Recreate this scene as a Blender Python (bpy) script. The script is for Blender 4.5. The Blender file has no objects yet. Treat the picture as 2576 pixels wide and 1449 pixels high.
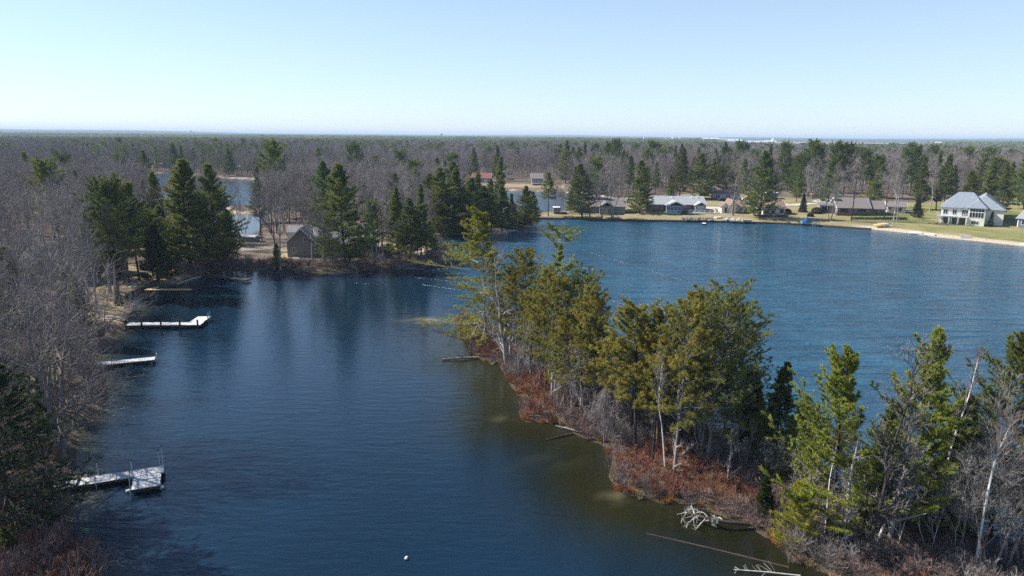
import bpy, math
import numpy as np
from mathutils import Matrix, Vector
PI = math.pi
sc = bpy.context.scene
# ---------------------------------------------------------------- camera
F = 2576/2/math.tan(math.radians(36.5)); PITCH = math.atan((724.5-343)/F); ROLL = math.radians(0.49); CH = 26.0
cam = bpy.data.objects.new('camera', bpy.data.cameras.new('camera')); sc.collection.objects.link(cam)
cam.data.sensor_width = 36; cam.data.angle_x = math.radians(73); cam.data.clip_start = .5; cam.data.clip_end = 60000
CM = Matrix.Rotation(PI/2-PITCH, 4, 'X') @ Matrix.Rotation(ROLL, 4, 'Z')
cam.matrix_world = Matrix.Translation((0, 0, CH)) @ CM
sc.camera = cam
RM = np.array(CM.to_3x3())
# ---------------------------------------------------------------- light
SUN_EL, SUN_AZ = 40.0, 14.0          # azimuth: degrees beyond due left of the view
sd = Vector((-math.cos(math.radians(SUN_EL))*math.cos(math.radians(SUN_AZ)), math.cos(math.radians(SUN_EL))*math.sin(math.radians(SUN_AZ)), math.sin(math.radians(SUN_EL))))
L = bpy.data.lights.new('sun', 'SUN'); L.energy = 4.9; L.angle = math.radians(.5); L.color = (1, .95, .87)
so = bpy.data.objects.new('sun', L); sc.collection.objects.link(so)
so.rotation_euler = sd.to_track_quat('Z', 'Y').to_euler(); so.location = sd*300
w = bpy.data.worlds.new('World'); sc.world = w; w.use_nodes = True
nt = w.node_tree; bg = nt.nodes['Background']
sk = nt.nodes.new('ShaderNodeTexSky'); sk.sky_type = 'NISHITA'; sk.sun_disc = False
sk.sun_elevation = math.radians(SUN_EL); sk.sun_rotation = math.atan2(sd.x, sd.y)
sk.altitude = 200; sk.air_density = 1.0; sk.dust_density = .1; sk.ozone_density = 1.5
tint = nt.nodes.new('ShaderNodeMix'); tint.data_type = 'RGBA'; tint.blend_type = 'MULTIPLY'; tint.inputs[0].default_value = 1; tint.inputs[7].default_value = (.95, 1.02, 1.14, 1)   # cool clear spring air
nt.links.new(sk.outputs[0], tint.inputs[6]); tcw = nt.nodes.new('ShaderNodeTexCoord'); sep = nt.nodes.new('ShaderNodeSeparateXYZ'); mr = nt.nodes.new('ShaderNodeMapRange'); mr.inputs[2].default_value = .55; mr.inputs[3].default_value = .5; mr.inputs[4].default_value = 0
nt.links.new(tcw.outputs['Generated'], sep.inputs[0]); nt.links.new(sep.outputs[2], mr.inputs[0]); pale = nt.nodes.new('ShaderNodeMix'); pale.data_type = 'RGBA'; pale.inputs[7].default_value = (6.0, 7.5, 9.0, 1)   # thin high spring haze low in the sky
nt.links.new(mr.outputs[0], pale.inputs[0]); nt.links.new(tint.outputs[2], pale.inputs[6]); nt.links.new(pale.outputs[2], bg.inputs[0]); bg.inputs[1].default_value = .075
sc.view_settings.view_transform = 'Standard'; sc.view_settings.look = 'None'; sc.view_settings.gamma = 1
sc.view_settings.exposure = 0.85
cy = sc.cycles
sc.render.engine = 'CYCLES'
cy.max_bounces = 5; cy.diffuse_bounces = 2; cy.glossy_bounces = 2; cy.transmission_bounces = 2; cy.transparent_max_bounces = 6; cy.volume_bounces = 0
cy.use_denoising = False; cy.denoiser = 'OPENIMAGEDENOISE'; cy.denoising_input_passes = 'RGB_ALBEDO_NORMAL'; cy.denoising_prefilter = 'ACCURATE'; cy.use_adaptive_sampling = False
# ---------------------------------------------------------------- helpers
def at(x, y, z=0.):
    d = RM @ np.array([(x-1288)/F, -(y-724.5)/F, -1.]); t = (z-CH)/d[2]
    return np.array([d[0]*t, d[1]*t, z])
def proj(p):
    l = (np.asarray(p, float)-[0, 0, CH]) @ RM
    return 1288+F*l[..., 0]/-l[..., 2], 724.5-F*l[..., 1]/-l[..., 2]
def top_h(base, ytop):                 # height of a thing at base whose top is seen at ytop
    h = 5.
    for _ in range(30):
        y = proj((base[0], base[1], base[2]+h))[1]
        dist = math.hypot(base[0], base[1]); h += (y-ytop)*dist/F
    return h
CR = {1: (0, 350, 2.862), 2: (700, 350, 2.862), 3: (1400, 380, 4.2617), 4: (1800, 380, 4.2617), 5: (2300, 380, 3.68), 6: (1200, 600, 2.337), 7: (0, 800, 2.862),
      8: (0, 1180, 2.852), 9: (1300, 1000, 2.106), 10: (2100, 950, 1.963), 11: (300, 700, 4.83), 12: (700, 600, 3.963), 13: (0, 600, 4.83)}
def q(c, x, y): a, b, s = CR[c]; return ((a+x/s)*.8587, (b+y/s)*.8587)
rng = np.random.default_rng(7)
def link(o): sc.collection.objects.link(o); return o
def tag(o, label=None, cat=None, group=None, kind=None):
    if label: o['label'] = label
    if cat: o['category'] = cat
    if group: o['group'] = group
    if kind: o['kind'] = kind
    return o
def empty(name, loc, rz=0):
    o = link(bpy.data.objects.new(name, None)); o.location = [float(v) for v in loc]; o.rotation_euler = (0, 0, rz); return o
def mesh(name, V, FS, mat, smooth=False, mi=None):
    V = np.ascontiguousarray(V, np.float32).reshape(-1, 3); me = bpy.data.meshes.new(name)
    FS = [f for f in FS if len(f)]
    me.vertices.add(len(V)); me.vertices.foreach_set('co', V.ravel())
    tot = sum(f.size for f in FS); npol = sum(len(f) for f in FS)
    me.loops.add(tot); me.loops.foreach_set('vertex_index', np.concatenate([f.ravel() for f in FS]).astype(np.int32))
    ks = np.concatenate([np.full(len(f), f.shape[1]) for f in FS]); st = np.concatenate([[0], np.cumsum(ks)[:-1]])
    me.polygons.add(npol); me.polygons.foreach_set('loop_start', st.astype(np.int32))
    try: me.polygons.foreach_set('loop_total', ks.astype(np.int32))
    except Exception: pass
    for m in (mat if isinstance(mat, list) else [mat]): me.materials.append(m)
    if mi is not None: me.polygons.foreach_set('material_index', np.asarray(mi, np.int32))
    me.polygons.foreach_set('use_smooth', np.full(npol, bool(smooth)))
    me.update(calc_edges=True); me.validate(); return me
def obj(name, me, parent=None, loc=(0, 0, 0)):
    o = link(bpy.data.objects.new(name, me)); o.location = [float(v) for v in loc]
    if parent: o.parent = parent
    return o
def nrm(a): return a/np.maximum(np.linalg.norm(a, axis=-1, keepdims=True), 1e-9)
# ---------------------------------------------------------------- materials
def mat(name, col, rough=.85, spec=.3, var=.25, scale=1.5, col2=None, bump=0, bscale=8, metal=0, rnd=0, trans=0, coord='Object', detail=4):
    m = bpy.data.materials.new(name); m.use_nodes = True; n = m.node_tree; N = n.nodes; K = n.links
    b = N['Principled BSDF']; b.inputs['Roughness'].default_value = rough; b.inputs['Specular IOR Level'].default_value = spec; b.inputs['Metallic'].default_value = metal
    tc = N.new('ShaderNodeTexCoord'); nz = N.new('ShaderNodeTexNoise'); nz.inputs['Scale'].default_value = scale; nz.inputs['Detail'].default_value = detail
    K.new(tc.outputs[coord], nz.inputs['Vector'])
    r = N.new('ShaderNodeMapRange'); r.inputs[1].default_value = .33; r.inputs[2].default_value = .67; K.new(nz.outputs[0], r.inputs[0])
    mx = N.new('ShaderNodeMix'); mx.data_type = 'RGBA'
    c2 = col2 or tuple(c*(1-var) for c in col); c1 = col if col2 else tuple(min(1, c*(1+var)) for c in col)
    mx.inputs[6].default_value = (*c1, 1); mx.inputs[7].default_value = (*c2, 1); K.new(r.outputs[0], mx.inputs[0])
    out = mx.outputs[2]
    if rnd:
        oi = N.new('ShaderNodeObjectInfo'); hs = N.new('ShaderNodeHueSaturation'); K.new(out, hs.inputs['Color'])
        r2 = N.new('ShaderNodeMapRange'); r2.inputs[3].default_value = 1-rnd; r2.inputs[4].default_value = 1+rnd; K.new(oi.outputs['Random'], r2.inputs[0]); K.new(r2.outputs[0], hs.inputs['Value'])
        r3 = N.new('ShaderNodeMapRange'); r3.inputs[3].default_value = .5-rnd*.07; r3.inputs[4].default_value = .5+rnd*.07
        mm = N.new('ShaderNodeMath'); mm.operation = 'FRACT'; m2 = N.new('ShaderNodeMath'); m2.operation = 'MULTIPLY'; m2.inputs[1].default_value = 17.3
        K.new(oi.outputs['Random'], m2.inputs[0]); K.new(m2.outputs[0], mm.inputs[0]); K.new(mm.outputs[0], r3.inputs[0]); K.new(r3.outputs[0], hs.inputs['Hue'])
        out = hs.outputs[0]
    K.new(out, b.inputs['Base Color'])
    if bump:
        bn = N.new('ShaderNodeTexNoise'); bn.inputs['Scale'].default_value = bscale; K.new(tc.outputs[coord], bn.inputs['Vector'])
        bp = N.new('ShaderNodeBump'); bp.inputs['Strength'].default_value = bump; bp.inputs['Distance'].default_value = .1; K.new(bn.outputs[0], bp.inputs['Height']); K.new(bp.outputs[0], b.inputs['Normal'])
    if trans:
        tr = N.new('ShaderNodeBsdfTranslucent'); K.new(out, tr.inputs[0]); ms = N.new('ShaderNodeMixShader'); ms.inputs[0].default_value = trans
        K.new(b.outputs[0], ms.inputs[1]); K.new(tr.outputs[0], ms.inputs[2]); K.new(ms.outputs[0], N['Material Output'].inputs[0])
    return m
M = {}
def leaf(k, c1, c2, rnd=.2): M[k] = mat(k, c1, .6, .25, col2=c2, scale=.35, rnd=rnd, trans=.3, detail=2)
leaf('pine_needles', (.25, .27, .06), (.12, .165, .05))
leaf('far_pine_needles', (.22, .245, .06), (.10, .15, .052), .28)
leaf('olive_needles', (.33, .27, .045), (.17, .19, .045), .15)
leaf('bright_needles', (.34, .35, .05), (.19, .23, .045), .12)
leaf('yellow_needles', (.40, .38, .05), (.22, .24, .045), .08)
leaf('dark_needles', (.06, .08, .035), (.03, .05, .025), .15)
leaf('cedar_scales', (.09, .11, .045), (.04, .055, .028), .15)
leaf('bright_cedar', (.16, .18, .035), (.09, .11, .03), .1)
leaf('blue_spruce', (.05, .075, .06), (.03, .045, .035), .15)
M['bark'] = mat('bark', (.21, .185, .17), .95, .1, .3, 3, bump=.5)
M['dark_bark'] = mat('dark_bark', (.05, .043, .04), .95, .1, .3, 3, bump=.5)
M['red_bark'] = mat('red_bark', (.13, .085, .06), .95, .1, .3, 3, bump=.5)
M['grey_bark'] = mat('grey_bark', (.33, .31, .29), .9, .1, .3, 2, bump=.3)
M['pale_bark'] = mat('pale_bark', (.36, .34, .33), .9, .1, .25, 2)
M['birch_bark'] = mat('birch_bark', (.85, .83, .8), .7, .2, col2=(.55, .52, .5), scale=1.2)
M['twigs'] = mat('twigs', (.235, .208, .20), .9, .1, .25, .3, rnd=.2)
M['grey_twigs'] = mat('grey_twigs', (.28, .255, .24), .9, .1, .2, .3, rnd=.15)
M['dark_twigs'] = mat('dark_twigs', (.15, .122, .115), .9, .1, .2, .3, rnd=.15)
M['red_twigs'] = mat('red_twigs', (.23, .11, .07), .9, .1, .25, .5, rnd=.3)
M['brown_twigs'] = mat('brown_twigs', (.20, .145, .13), .9, .1, .25, .5, rnd=.3)
M['orange_grass'] = mat('orange_grass', (.30, .12, .04), .9, .1, .25, .5, rnd=.3)
M['straw'] = mat('straw', (.36, .27, .15), .9, .1, .25, .5, rnd=.25)
M['dead_wood'] = mat('dead_wood', (.46, .43, .40), .8, .1, .25, 3)
M['wet_log'] = mat('wet_log', (.06, .045, .035), .6, .3, .3, 2)
# ---------------------------------------------------------------- generators
class G:
    def __init__(s): s.V = []; s.F = {3: [], 4: []}; s.n = 0
    def add(s, v, f): v = np.asarray(v, float).reshape(-1, 3); f = np.asarray(f); s.V.append(v); s.F[f.shape[1]].append(f+s.n); s.n += len(v)
    def tubes(s, P, R, k=5):
        P = np.asarray(P, float); R = np.asarray(R, float); n, m, _ = P.shape
        T = nrm(np.gradient(P, axis=1))
        ref = np.where(np.abs(T[..., 2:3]) > .8, [1., 0, 0], [0, 0, 1.])
        if k == 2: ref = nrm(rng.normal(size=(n, 1, 3)))+0*T
        U = nrm(np.cross(T, ref)); Vv = np.cross(T, U)
        if k == 2:
            ring = np.stack([P+R[..., None]*U, P-R[..., None]*U], 2)
        else:
            a = np.arange(k)*2*PI/k
            ring = P[:, :, None]+R[..., None, None]*(np.cos(a)[:, None]*U[:, :, None]+np.sin(a)[:, None]*Vv[:, :, None])
        idx = np.arange(n*m*k).reshape(n, m, k)
        kk = range(1) if k == 2 else range(k)
        f = [np.stack([idx[:, :-1, j], idx[:, :-1, (j+1) % k], idx[:, 1:, (j+1) % k], idx[:, 1:, j]], -1).reshape(-1, 4) for j in kk]
        s.add(ring, np.concatenate(f))
        if k > 2: s.F[4].append(np.zeros((0, 4), int))
    def blades(s, p, d, ln, wd):
        n = len(p); ln = np.broadcast_to(ln, (n,))[:, None]; wd = np.broadcast_to(wd, (n,))[:, None]
        u = nrm(np.cross(d, rng.normal(size=(n, 3))))
        v = np.stack([p-u*wd*.5, p+u*wd*.5, p+d*ln], 1)
        s.add(v, np.arange(n*3).reshape(n, 3))
    def box(s, c, d, R=None):
        x, y, z = [v/2 for v in d]
        v = np.array([[-x, -y, -z], [x, -y, -z], [x, y, -z], [-x, y, -z], [-x, -y, z], [x, -y, z], [x, y, z], [-x, y, z]])
        if R is not None: v = v @ np.array(R).T
        s.add(v+np.array(c), [[0, 3, 2, 1], [4, 5, 6, 7], [0, 1, 5, 4], [1, 2, 6, 5], [2, 3, 7, 6], [3, 0, 4, 7]])
    def bx(s, x0, x1, y0, y1, z0, z1): s.box(((x0+x1)/2, (y0+y1)/2, (z0+z1)/2), (x1-x0, y1-y0, z1-z0))
    def prism(s, poly, z0, z1, z0s=None):      # vertical prism over an xy polygon
        n = len(poly); p = np.array([[a[0], a[1]] for a in poly])
        v = np.concatenate([np.c_[p, np.full(n, z0)], np.c_[p, np.full(n, z1)]])
        s.add(v, [[i, (i+1) % n, (i+1) % n+n, i+n] for i in range(n)])
        c = np.r_[p.mean(0), z1]; s.add(np.r_[v[n:], [c]], [[i, (i+1) % n, n] for i in range(n)])
        c = np.r_[p.mean(0), z0]; s.add(np.r_[v[:n], [c]], [[(i+1) % n, i, n] for i in range(n)])
    def mesh(s, name, m, smooth=False):
        FS = [np.concatenate(s.F[k]) for k in (3, 4) if s.F[k]]
        return mesh(name, np.concatenate(s.V), FS, m, smooth)
    def build(s, name, m, parent=None, loc=(0, 0, 0), smooth=False): return obj(name, s.mesh(name, m, smooth), parent, loc)
def samp(P, t):                             # P (n,m,3), t (n,c) -> points, tangents
    n, m, _ = P.shape; x = t*(m-1); i = np.clip(x.astype(int), 0, m-2); f = (x-i)[..., None]; r = np.arange(n)[:, None]
    return P[r, i]*(1-f)+P[r, i+1]*f, nrm(P[r, i+1]-P[r, i])
def kids(P, Rr, cnt, t0, t1, ln, ang, up=0., m=4, curl=.15, lift=0., rf=.6, rmax=9, tl=.5, tip=.25):
    n = P.shape[0]; t = t0+(t1-t0)*(np.arange(cnt)+rng.random((n, cnt)))/cnt
    p, T = samp(P, t); r0 = np.minimum(np.take_along_axis(Rr, np.clip((t*(P.shape[1]-1)).astype(int), 0, P.shape[1]-1), 1)*rf, rmax)
    T = T.reshape(-1, 3); p = p.reshape(-1, 3)
    perp = nrm(np.cross(T, rng.normal(size=T.shape))); a = np.radians(ang)*(.7+.6*rng.random(len(T)))[:, None]
    d = nrm(np.cos(a)*T+np.sin(a)*perp+[0, 0, up])
    plen = np.linalg.norm(P[:, -1]-P[:, 0], axis=1)
    l = (np.broadcast_to(np.asarray(ln)*np.ones(n), (n,))[:, None]*(1-tl*(t-t0)/(t1-t0+1e-6))*(.65+.6*rng.random((n, cnt)))).reshape(-1)
    s = np.linspace(0, 1, m)[None, :, None]; cv = nrm(rng.normal(size=d.shape))*curl
    Q = p[:, None]+l[:, None, None]*(d[:, None]*s+cv[:, None]*s*s+np.array([0, 0, lift])*s*s)
    R = r0.reshape(-1)[:, None]*np.linspace(1, tip, m)[None]
    return Q, R
def stem(H, r, m=9, bend=.02, lean=(0, 0), z0=-.4):
    z = np.linspace(0, 1, m); w = np.cumsum(rng.normal(size=(m, 2))*bend*H/m**.5*.5, 0); w -= w[0]
    P = np.stack([w[:, 0]+lean[0]*z*H, w[:, 1]+lean[1]*z*H, z0+z*(H-z0)], 1)[None]
    R = (r*(1-z)**.8+r*.08+r*.35*np.exp(-z*18))[None]
    return P, R
def bare(H=14, r=.2, spread=.33, n=(13, 6, 6, 4), start=.3, up=.35, tw=.012, multi=1, lean=(0, 0), ang=50, k=(7, 5, 3), droop=0, lift=.12):
    """trunk+limbs -> G a, twigs -> G b"""
    a, b = G(), G()
    P, R = [], []
    for i in range(multi):
        an = 2*PI*i/multi+rng.random()*1.5; ml = .0 if multi == 1 else .16+.1*rng.random()
        p, q_ = stem(H*(1 if i == 0 else .8+.2*rng.random()), r*(1 if multi == 1 else .7), 10, .05, (lean[0]+ml*math.cos(an), lean[1]+ml*math.sin(an)))
        P.append(p); R.append(q_)
    P = np.concatenate(P); R = np.concatenate(R); a.tubes(P, R, k[0])
    c1, r1 = kids(P, R, n[0], start, .97, H*spread, ang, up, 6, .22, lift, .55, tl=.55); a.tubes(c1, r1, k[1])
    c2, r2 = kids(c1, r1, n[1], .25, .97, H*spread*.42, 42, up*.6, 5, .2, lift*.7-droop, .55, tl=.4); (a if k[2] > 2 else b).tubes(c2, r2, k[2])
    rt = np.maximum(r2, tw)
    c3, r3 = kids(c2, rt, n[2], .15, 1, H*spread*.2, 42, up*.4, 4, .2, lift*.5-droop*2, .6, tl=.3); r3 = np.maximum(r3, tw*.6); b.tubes(c3, r3, 2)
    if n[3]:
        c4, r4 = kids(c3, r3, n[3], .2, 1, H*spread*.1, 40, up*.3, 3, .15, -droop*2, .8, tl=.2); r4 = np.maximum(r4*0+tw*.5, tw*.4); b.tubes(c4, r4, 2)
    return a, b
def whorls(H, R, z0, z1, sp, nb, prof, e0, e1, P, jit=.25, m=5, curve=.2, asym=None):
    zs = np.arange(z0*H, z1*H, sp); zs = np.repeat(zs, nb)+rng.normal(size=len(zs)*nb)*sp*.35; zs = np.clip(zs, z0*H, H*.99)
    t = (zs/H-z0)/(1-z0); az = rng.random(len(zs))*2*PI
    l = R*prof(t)*(1-jit+2*jit*rng.random(len(zs)))
    if asym: l = l*(1+asym[0]*np.cos(az-asym[1]))
    e = np.radians(e0+(e1-e0)*t+rng.normal(size=len(zs))*6)
    d = np.stack([np.cos(az)*np.cos(e), np.sin(az)*np.cos(e), np.sin(e)], 1)
    p, _ = samp(P, (zs/H)[None]); p = p[0]
    s = np.linspace(0, 1, m)[None, :, None]
    Q = p[:, None]+l[:, None, None]*(d[:, None]*s+np.array([0, 0, curve])*(s*s)+(nrm(rng.normal(size=d.shape))*.1)[:, None]*s*s)
    return Q, l, t
def side(Q, l, cnt, frac, ang=50, t0=.2, m=3, flat=.3, up=.1):
    n = len(Q); t = t0+(1-t0)*(np.arange(cnt)+rng.random((n, cnt)))/cnt; p, T = samp(Q, t); p = p.reshape(-1, 3); T = T.reshape(-1, 3); tt = t.reshape(-1)
    sgn = np.where(rng.random(len(T)) < .5, 1, -1)[:, None]
    h = nrm(np.cross(T, [0, 0, 1.]))*sgn+rng.normal(size=T.shape)*flat
    a = np.radians(ang)*(.6+.6*rng.random(len(T)))[:, None]; d = nrm(np.cos(a)*T+np.sin(a)*h+[0, 0, up])
    ll = np.repeat(l, cnt)*frac*(1.25-tt)*(.6+.7*rng.random(len(T)))
    s = np.linspace(0, 1, m)[None, :, None]
    return p[:, None]+ll[:, None, None]*d[:, None]*s, ll
def tufts(g, P, per, k, ln, wd, fwd=.7, upb=.3, t0=.1, rnd=.5):
    n = len(P); t = t0+(1-t0)*rng.random((n, per)); p, T = samp(P, t)
    p = np.repeat(p.reshape(-1, 3), k, 0); T = np.repeat(T.reshape(-1, 3), k, 0)
    d = nrm(T*fwd+rng.normal(size=T.shape)*rnd+[0, 0, upb]); g.blades(p, d, ln*(.7+.6*rng.random(len(p))), wd)
def white_pine(H=18, R=4, r=.22, z0=.15, sp=.6, nb=5, cnt=9, per=6, k=3, ln=.3, wd=.05, prof=None, e=(-5, 45), asym=None, lean=(0, 0), upb=.35, bk=(7, 3), curve=.18, jit=.3, dead=0):
    a, b = G(), G(); P, Rr = stem(H, r, 10, .03, lean); a.tubes(P, Rr, bk[0])
    prof = prof or (lambda t: np.minimum(1, (1-t)*1.35+.06)*(.62+.38*np.minimum(1, t*3+.4)))
    Q, l, t = whorls(H, R, z0, .985, sp, nb, prof, e[0], e[1], P, jit, curve=curve, asym=asym)
    if dead:
        keep = rng.random(len(Q)) > dead*(1-t)**1.2; D = Q[~keep]; Q = Q[keep]; l = l[keep]
        a.tubes(D, np.full(D.shape[:2], .02)*np.linspace(1, .4, 5), 3); S, _ = side(D, np.full(len(D), R*.6), 5, .4, 55, .3); a.tubes(S, np.full(S.shape[:2], .009), 3)
    a.tubes(Q, (np.maximum(.012, l*.011))[:, None]*np.linspace(1, .35, 5), bk[1])
    S, sl = side(Q, l, cnt, .38, 48, .22)
    tufts(b, S, per, k, ln, wd, .8, upb, .15); tufts(b, Q, max(2, per//2), k, ln, wd, .8, upb, .45)
    return a, b
def red_pine(H=17, R=3.2, r=.2, z0=.45, sp=.55, nb=5, cnt=7, k=26, cl=.26, wd=.035, lean=(0, 0), dead=10, prof=None):
    a, b = G(), G(); P, Rr = stem(H, r, 10, .03, lean); a.tubes(P, Rr, 7)
    prof = prof or (lambda t: np.sqrt(np.maximum(.03, 1-(2*t-.75)**2/1.7))*.95)
    Q, l, t = whorls(H, R, z0, .98, sp, nb, prof, 5, 50, P, .35, curve=.15)
    a.tubes(Q, np.maximum(.012, l*.012)[:, None]*np.linspace(1, .4, 5), 3)
    S, sl = side(Q, l, cnt, .33, 55, .35, flat=.7, up=.3); a.tubes(S, np.full(S.shape[:2], .009), 3)
    c = S[:, -1]; d0 = nrm(S[:, -1]-S[:, 0]); c = np.concatenate([c, Q[:, -1]]); d0 = np.concatenate([d0, nrm(Q[:, -1]-Q[:, -2])])
    c = np.repeat(c, k, 0)+rng.normal(size=(len(c)*k, 3))*.05; d0 = np.repeat(d0, k, 0)
    back = rng.random(len(c))[:, None]*.35; c = c-d0*back
    d = nrm(rng.normal(size=c.shape)*.8+d0*.5+[0, 0, .25]); b.blades(c, d, cl*(.7+.5*rng.random(len(c))), wd)
    if dead:
        zz = np.sort(rng.random(dead))*(z0-.12)+.12; p, _ = samp(P, zz[None]); p = p[0]; az = rng.random(dead)*2*PI
        d = np.stack([np.cos(az), np.sin(az), rng.normal(size=dead)*.15], 1); s = np.linspace(0, 1, 4)[None, :, None]
        Dd = p[:, None]+(R*.5*(.4+.6*rng.random(dead)))[:, None, None]*(d[:, None]*s+np.array([0, 0, -.1])*s*s); a.tubes(Dd, np.full((dead, 4), .016)*np.linspace(1, .4, 4), 3)
    return a, b
def cedar(H=8, R=1.6, r=.12, z0=.04, n=1, ln=.28, wd=.07, per=7):
    a, b = G(), G(); P, Rr = stem(H, r, 6, .01); a.tubes(P, Rr, 6)
    Q, l, t = whorls(H, R, z0, .99, .22, 6, lambda t: (1-t)**.75+.05, 20, 60, P, .22, curve=.25)
    a.tubes(Q, np.full(Q.shape[:2], .01), 3)
    S, sl = side(Q, l, 6, .4, 50, .3, flat=.8, up=.3); tufts(b, S, per, 3, ln, wd, .7, .6, .1); tufts(b, Q, 5, 3, ln, wd, .7, .5, .5)
    return a, b
def spruce(H=8, R=2, ln=.22, wd=.05, per=5):
    return white_pine(H, R, H*.014, .05, .3, 7, 7, per, 3, ln, wd, lambda t: (1-t)**.9+.03, (-12, 25), upb=.05, curve=.1, jit=.12)
def snag(H, R, up=.3, n=(18, 5, 5, 0), r=.12, lean=(0, 0), **kw): return bare(H, r, R/H, n, .12, up, .01, 1, lean, 60, **kw)
# ---------------------------------------------------------------- terrain
def D(l): return [tuple(at(*p)[:2]) for p in l]
SHORE = D([(247, 1449), (120, 1384), (172, 1302), (157, 1248), (185, 1180), (190, 1125), (192, 1080), (240, 1050), (270, 1000), (262, 950), (234, 918), (255, 880), (290, 845), (315, 819), (320, 807), (339, 789), (341, 781), (334, 776),
    (316, 761), (318, 752), (364, 727), (400, 718), (444, 713), (503, 694), (524, 684), (568, 679), (620, 680), (698, 680), (740, 683), (796, 686), (872, 684), (904, 677), (970, 673), (1034, 671), (1110, 662), (1139, 650), (1130, 632), (1100, 613), (1085, 603),
    (1111, 599), (1171, 594), (1230, 586), (1276, 580), (1336, 568), (1350, 556), (1348, 550), (1464, 551), (1605, 555), (1687, 556), (1808, 558), (1949, 562), (2050, 567), (2068, 569), (2192, 577), (2278, 586), (2348, 596), (2441, 605), (2576, 620)])
W1 = SHORE+[(150, 150), (178, 110), (185, 60), (170, 0), (120, -60), (-20, -70), (-34, -25), (-28, 5), (-22, 28)]
SPL = D([(1150, 800), (1144, 824), (1174, 853), (1177, 879), (1203, 905), (1258, 919), (1267, 940), (1292, 985), (1320, 1013), (1304, 1038), (1316, 1062), (1401, 1066), (1455, 1099), (1520, 1124), (1536, 1152), (1532, 1206), (1565, 1242), (1646, 1262), (1728, 1271), (1789, 1291), (1870, 1320), (1923, 1348), (1975, 1393), (1987, 1415), (2083, 1446)])
SPR = D([(1180, 798), (1300, 850), (1420, 930), (1520, 985), (1620, 1010), (1740, 1060), (1830, 1120), (1950, 1190), (2100, 1240), (2200, 1270), (2350, 1335), (2450, 1370), (2560, 1410)])
SPIT = SPL+[(23, 32), (29, 24), (40, 8), (56, -14), (75, -60), (95, -60), (72, -8), (52, 20), (40, 32)]+SPR[::-1]
W2 = D([(395, 436), (470, 438), (560, 448), (640, 452), (760, 455), (900, 462), (1050, 470), (1190, 476), (1300, 480), (1425, 484), (1428, 500), (1424, 534), (1340, 536), (1262, 530), (1200, 508), (1100, 495), (900, 490), (780, 494), (700, 520), (662, 560), (648, 592), (596, 592), (540, 560), (470, 535), (400, 520)])+[(-190, 330), (-250, 400)]
ISL = D([(560, 524), (600, 521), (645, 521), (665, 530), (640, 538), (600, 538), (570, 533)])
def psd(poly, x, y):
    d2 = np.full(x.shape, 1e18); ins = np.zeros(x.shape, bool); n = len(poly)
    for i in range(n):
        ax, ay = poly[i]; bx_, by = poly[(i+1) % n]; ex, ey = bx_-ax, by-ay
        t = np.clip(((x-ax)*ex+(y-ay)*ey)/(ex*ex+ey*ey+1e-12), 0, 1); d2 = np.minimum(d2, (x-ax-t*ex)**2+(y-ay-t*ey)**2)
        c = ((ay > y) != (by > y)) & (x < ex*(y-ay)/(ey+1e-12)+ax); ins ^= c
    return np.where(ins, 1, -1)*np.sqrt(d2)
def wdist(x, y):
    s = psd(SPIT, x, y); return np.maximum(np.minimum(psd(W1, x, y), -s), np.minimum(psd(W2, x, y), -psd(ISL, x, y))), s
def sst(a, b, v): t = np.clip((v-a)/(b-a), 0, 1); return t*t*(3-2*t)
def hgt(x, y, wd=None):
    x = np.atleast_1d(np.asarray(x, float)); y = np.atleast_1d(np.asarray(y, float))
    W, S = wd if wd is not None else wdist(x, y); Ld = np.maximum(-W, 0); r = np.hypot(x, y)
    beach = sst(98, 108, x)*sst(215, 205, y)
    h = .5*sst(0, .9, Ld)*(1-beach)+.7*(1-np.exp(-Ld/9))+.006*np.minimum(Ld, 150)+.05*np.sin(x*.9)*np.cos(y*.7+x*.3)*sst(0, 4, Ld)
    h = np.where(S > 0, .3*(1-np.exp(-np.maximum(S, 0)/1.2))+.05*np.sin(x*2.1)*np.cos(y*1.7), h)
    hill = sst(5500, 10500, r); a = np.arctan2(x, y)
    h = h+hill*(16+7*np.sin(a*9+1)+4*np.sin(a*23)+14*sst(-.15, -.5, a)+6*sst(.1, .5, a))
    return np.where(W > 0, np.maximum(-2.5, -.3*W), h)
def gz(x, y): return float(hgt(x, y)[0])
def gat(x, y):                                        # pixel -> point on the land surface
    z = .8
    for _ in range(4): p = at(x, y, z); z = max(.05, gz(p[0], p[1]))
    p = at(x, y, z); return p
def geo(a, b, st, g): 
    o = [a]; 
    while abs(o[-1]) < b: st *= g; o.append(o[-1]+math.copysign(st, a))
    return o[1:]
gx = np.array(geo(-304, 16000, 4, 1.07)[::-1]+list(np.arange(-304, -130, 4.))+list(np.arange(-130, 175, 1.))+list(np.arange(175, 301, 4.))+geo(299, 16000, 4, 1.07))
gy = np.array(geo(-72, 1500, 4, 1.15)[::-1]+list(np.arange(-72, 28, 4.))+list(np.arange(28, 262, 1.))+list(np.arange(262, 522, 4.))+geo(518, 16000, 4, 1.06))
X, Y = np.meshgrid(gx, gy); WD = wdist(X, Y); Z = hgt(X, Y, WD); ny, nx = X.shape
idx = np.arange(nx*ny).reshape(ny, nx)
def gridmesh(name, Z, mat_, sub=None):
    f = np.stack([idx[:-1, :-1], idx[:-1, 1:], idx[1:, 1:], idx[1:, :-1]], -1)
    V = np.stack([X, Y, Z], -1)
    if sub is not None:
        y0, y1, x0, x1 = sub; n = x1-x0; i2 = np.arange((y1-y0)*n).reshape(y1-y0, n); f = np.stack([i2[:-1, :-1], i2[:-1, 1:], i2[1:, 1:], i2[1:, :-1]], -1); V = V[y0:y1, x0:x1]
    return mesh(name, V, [f.reshape(-1, 4)], mat_, True)
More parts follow.
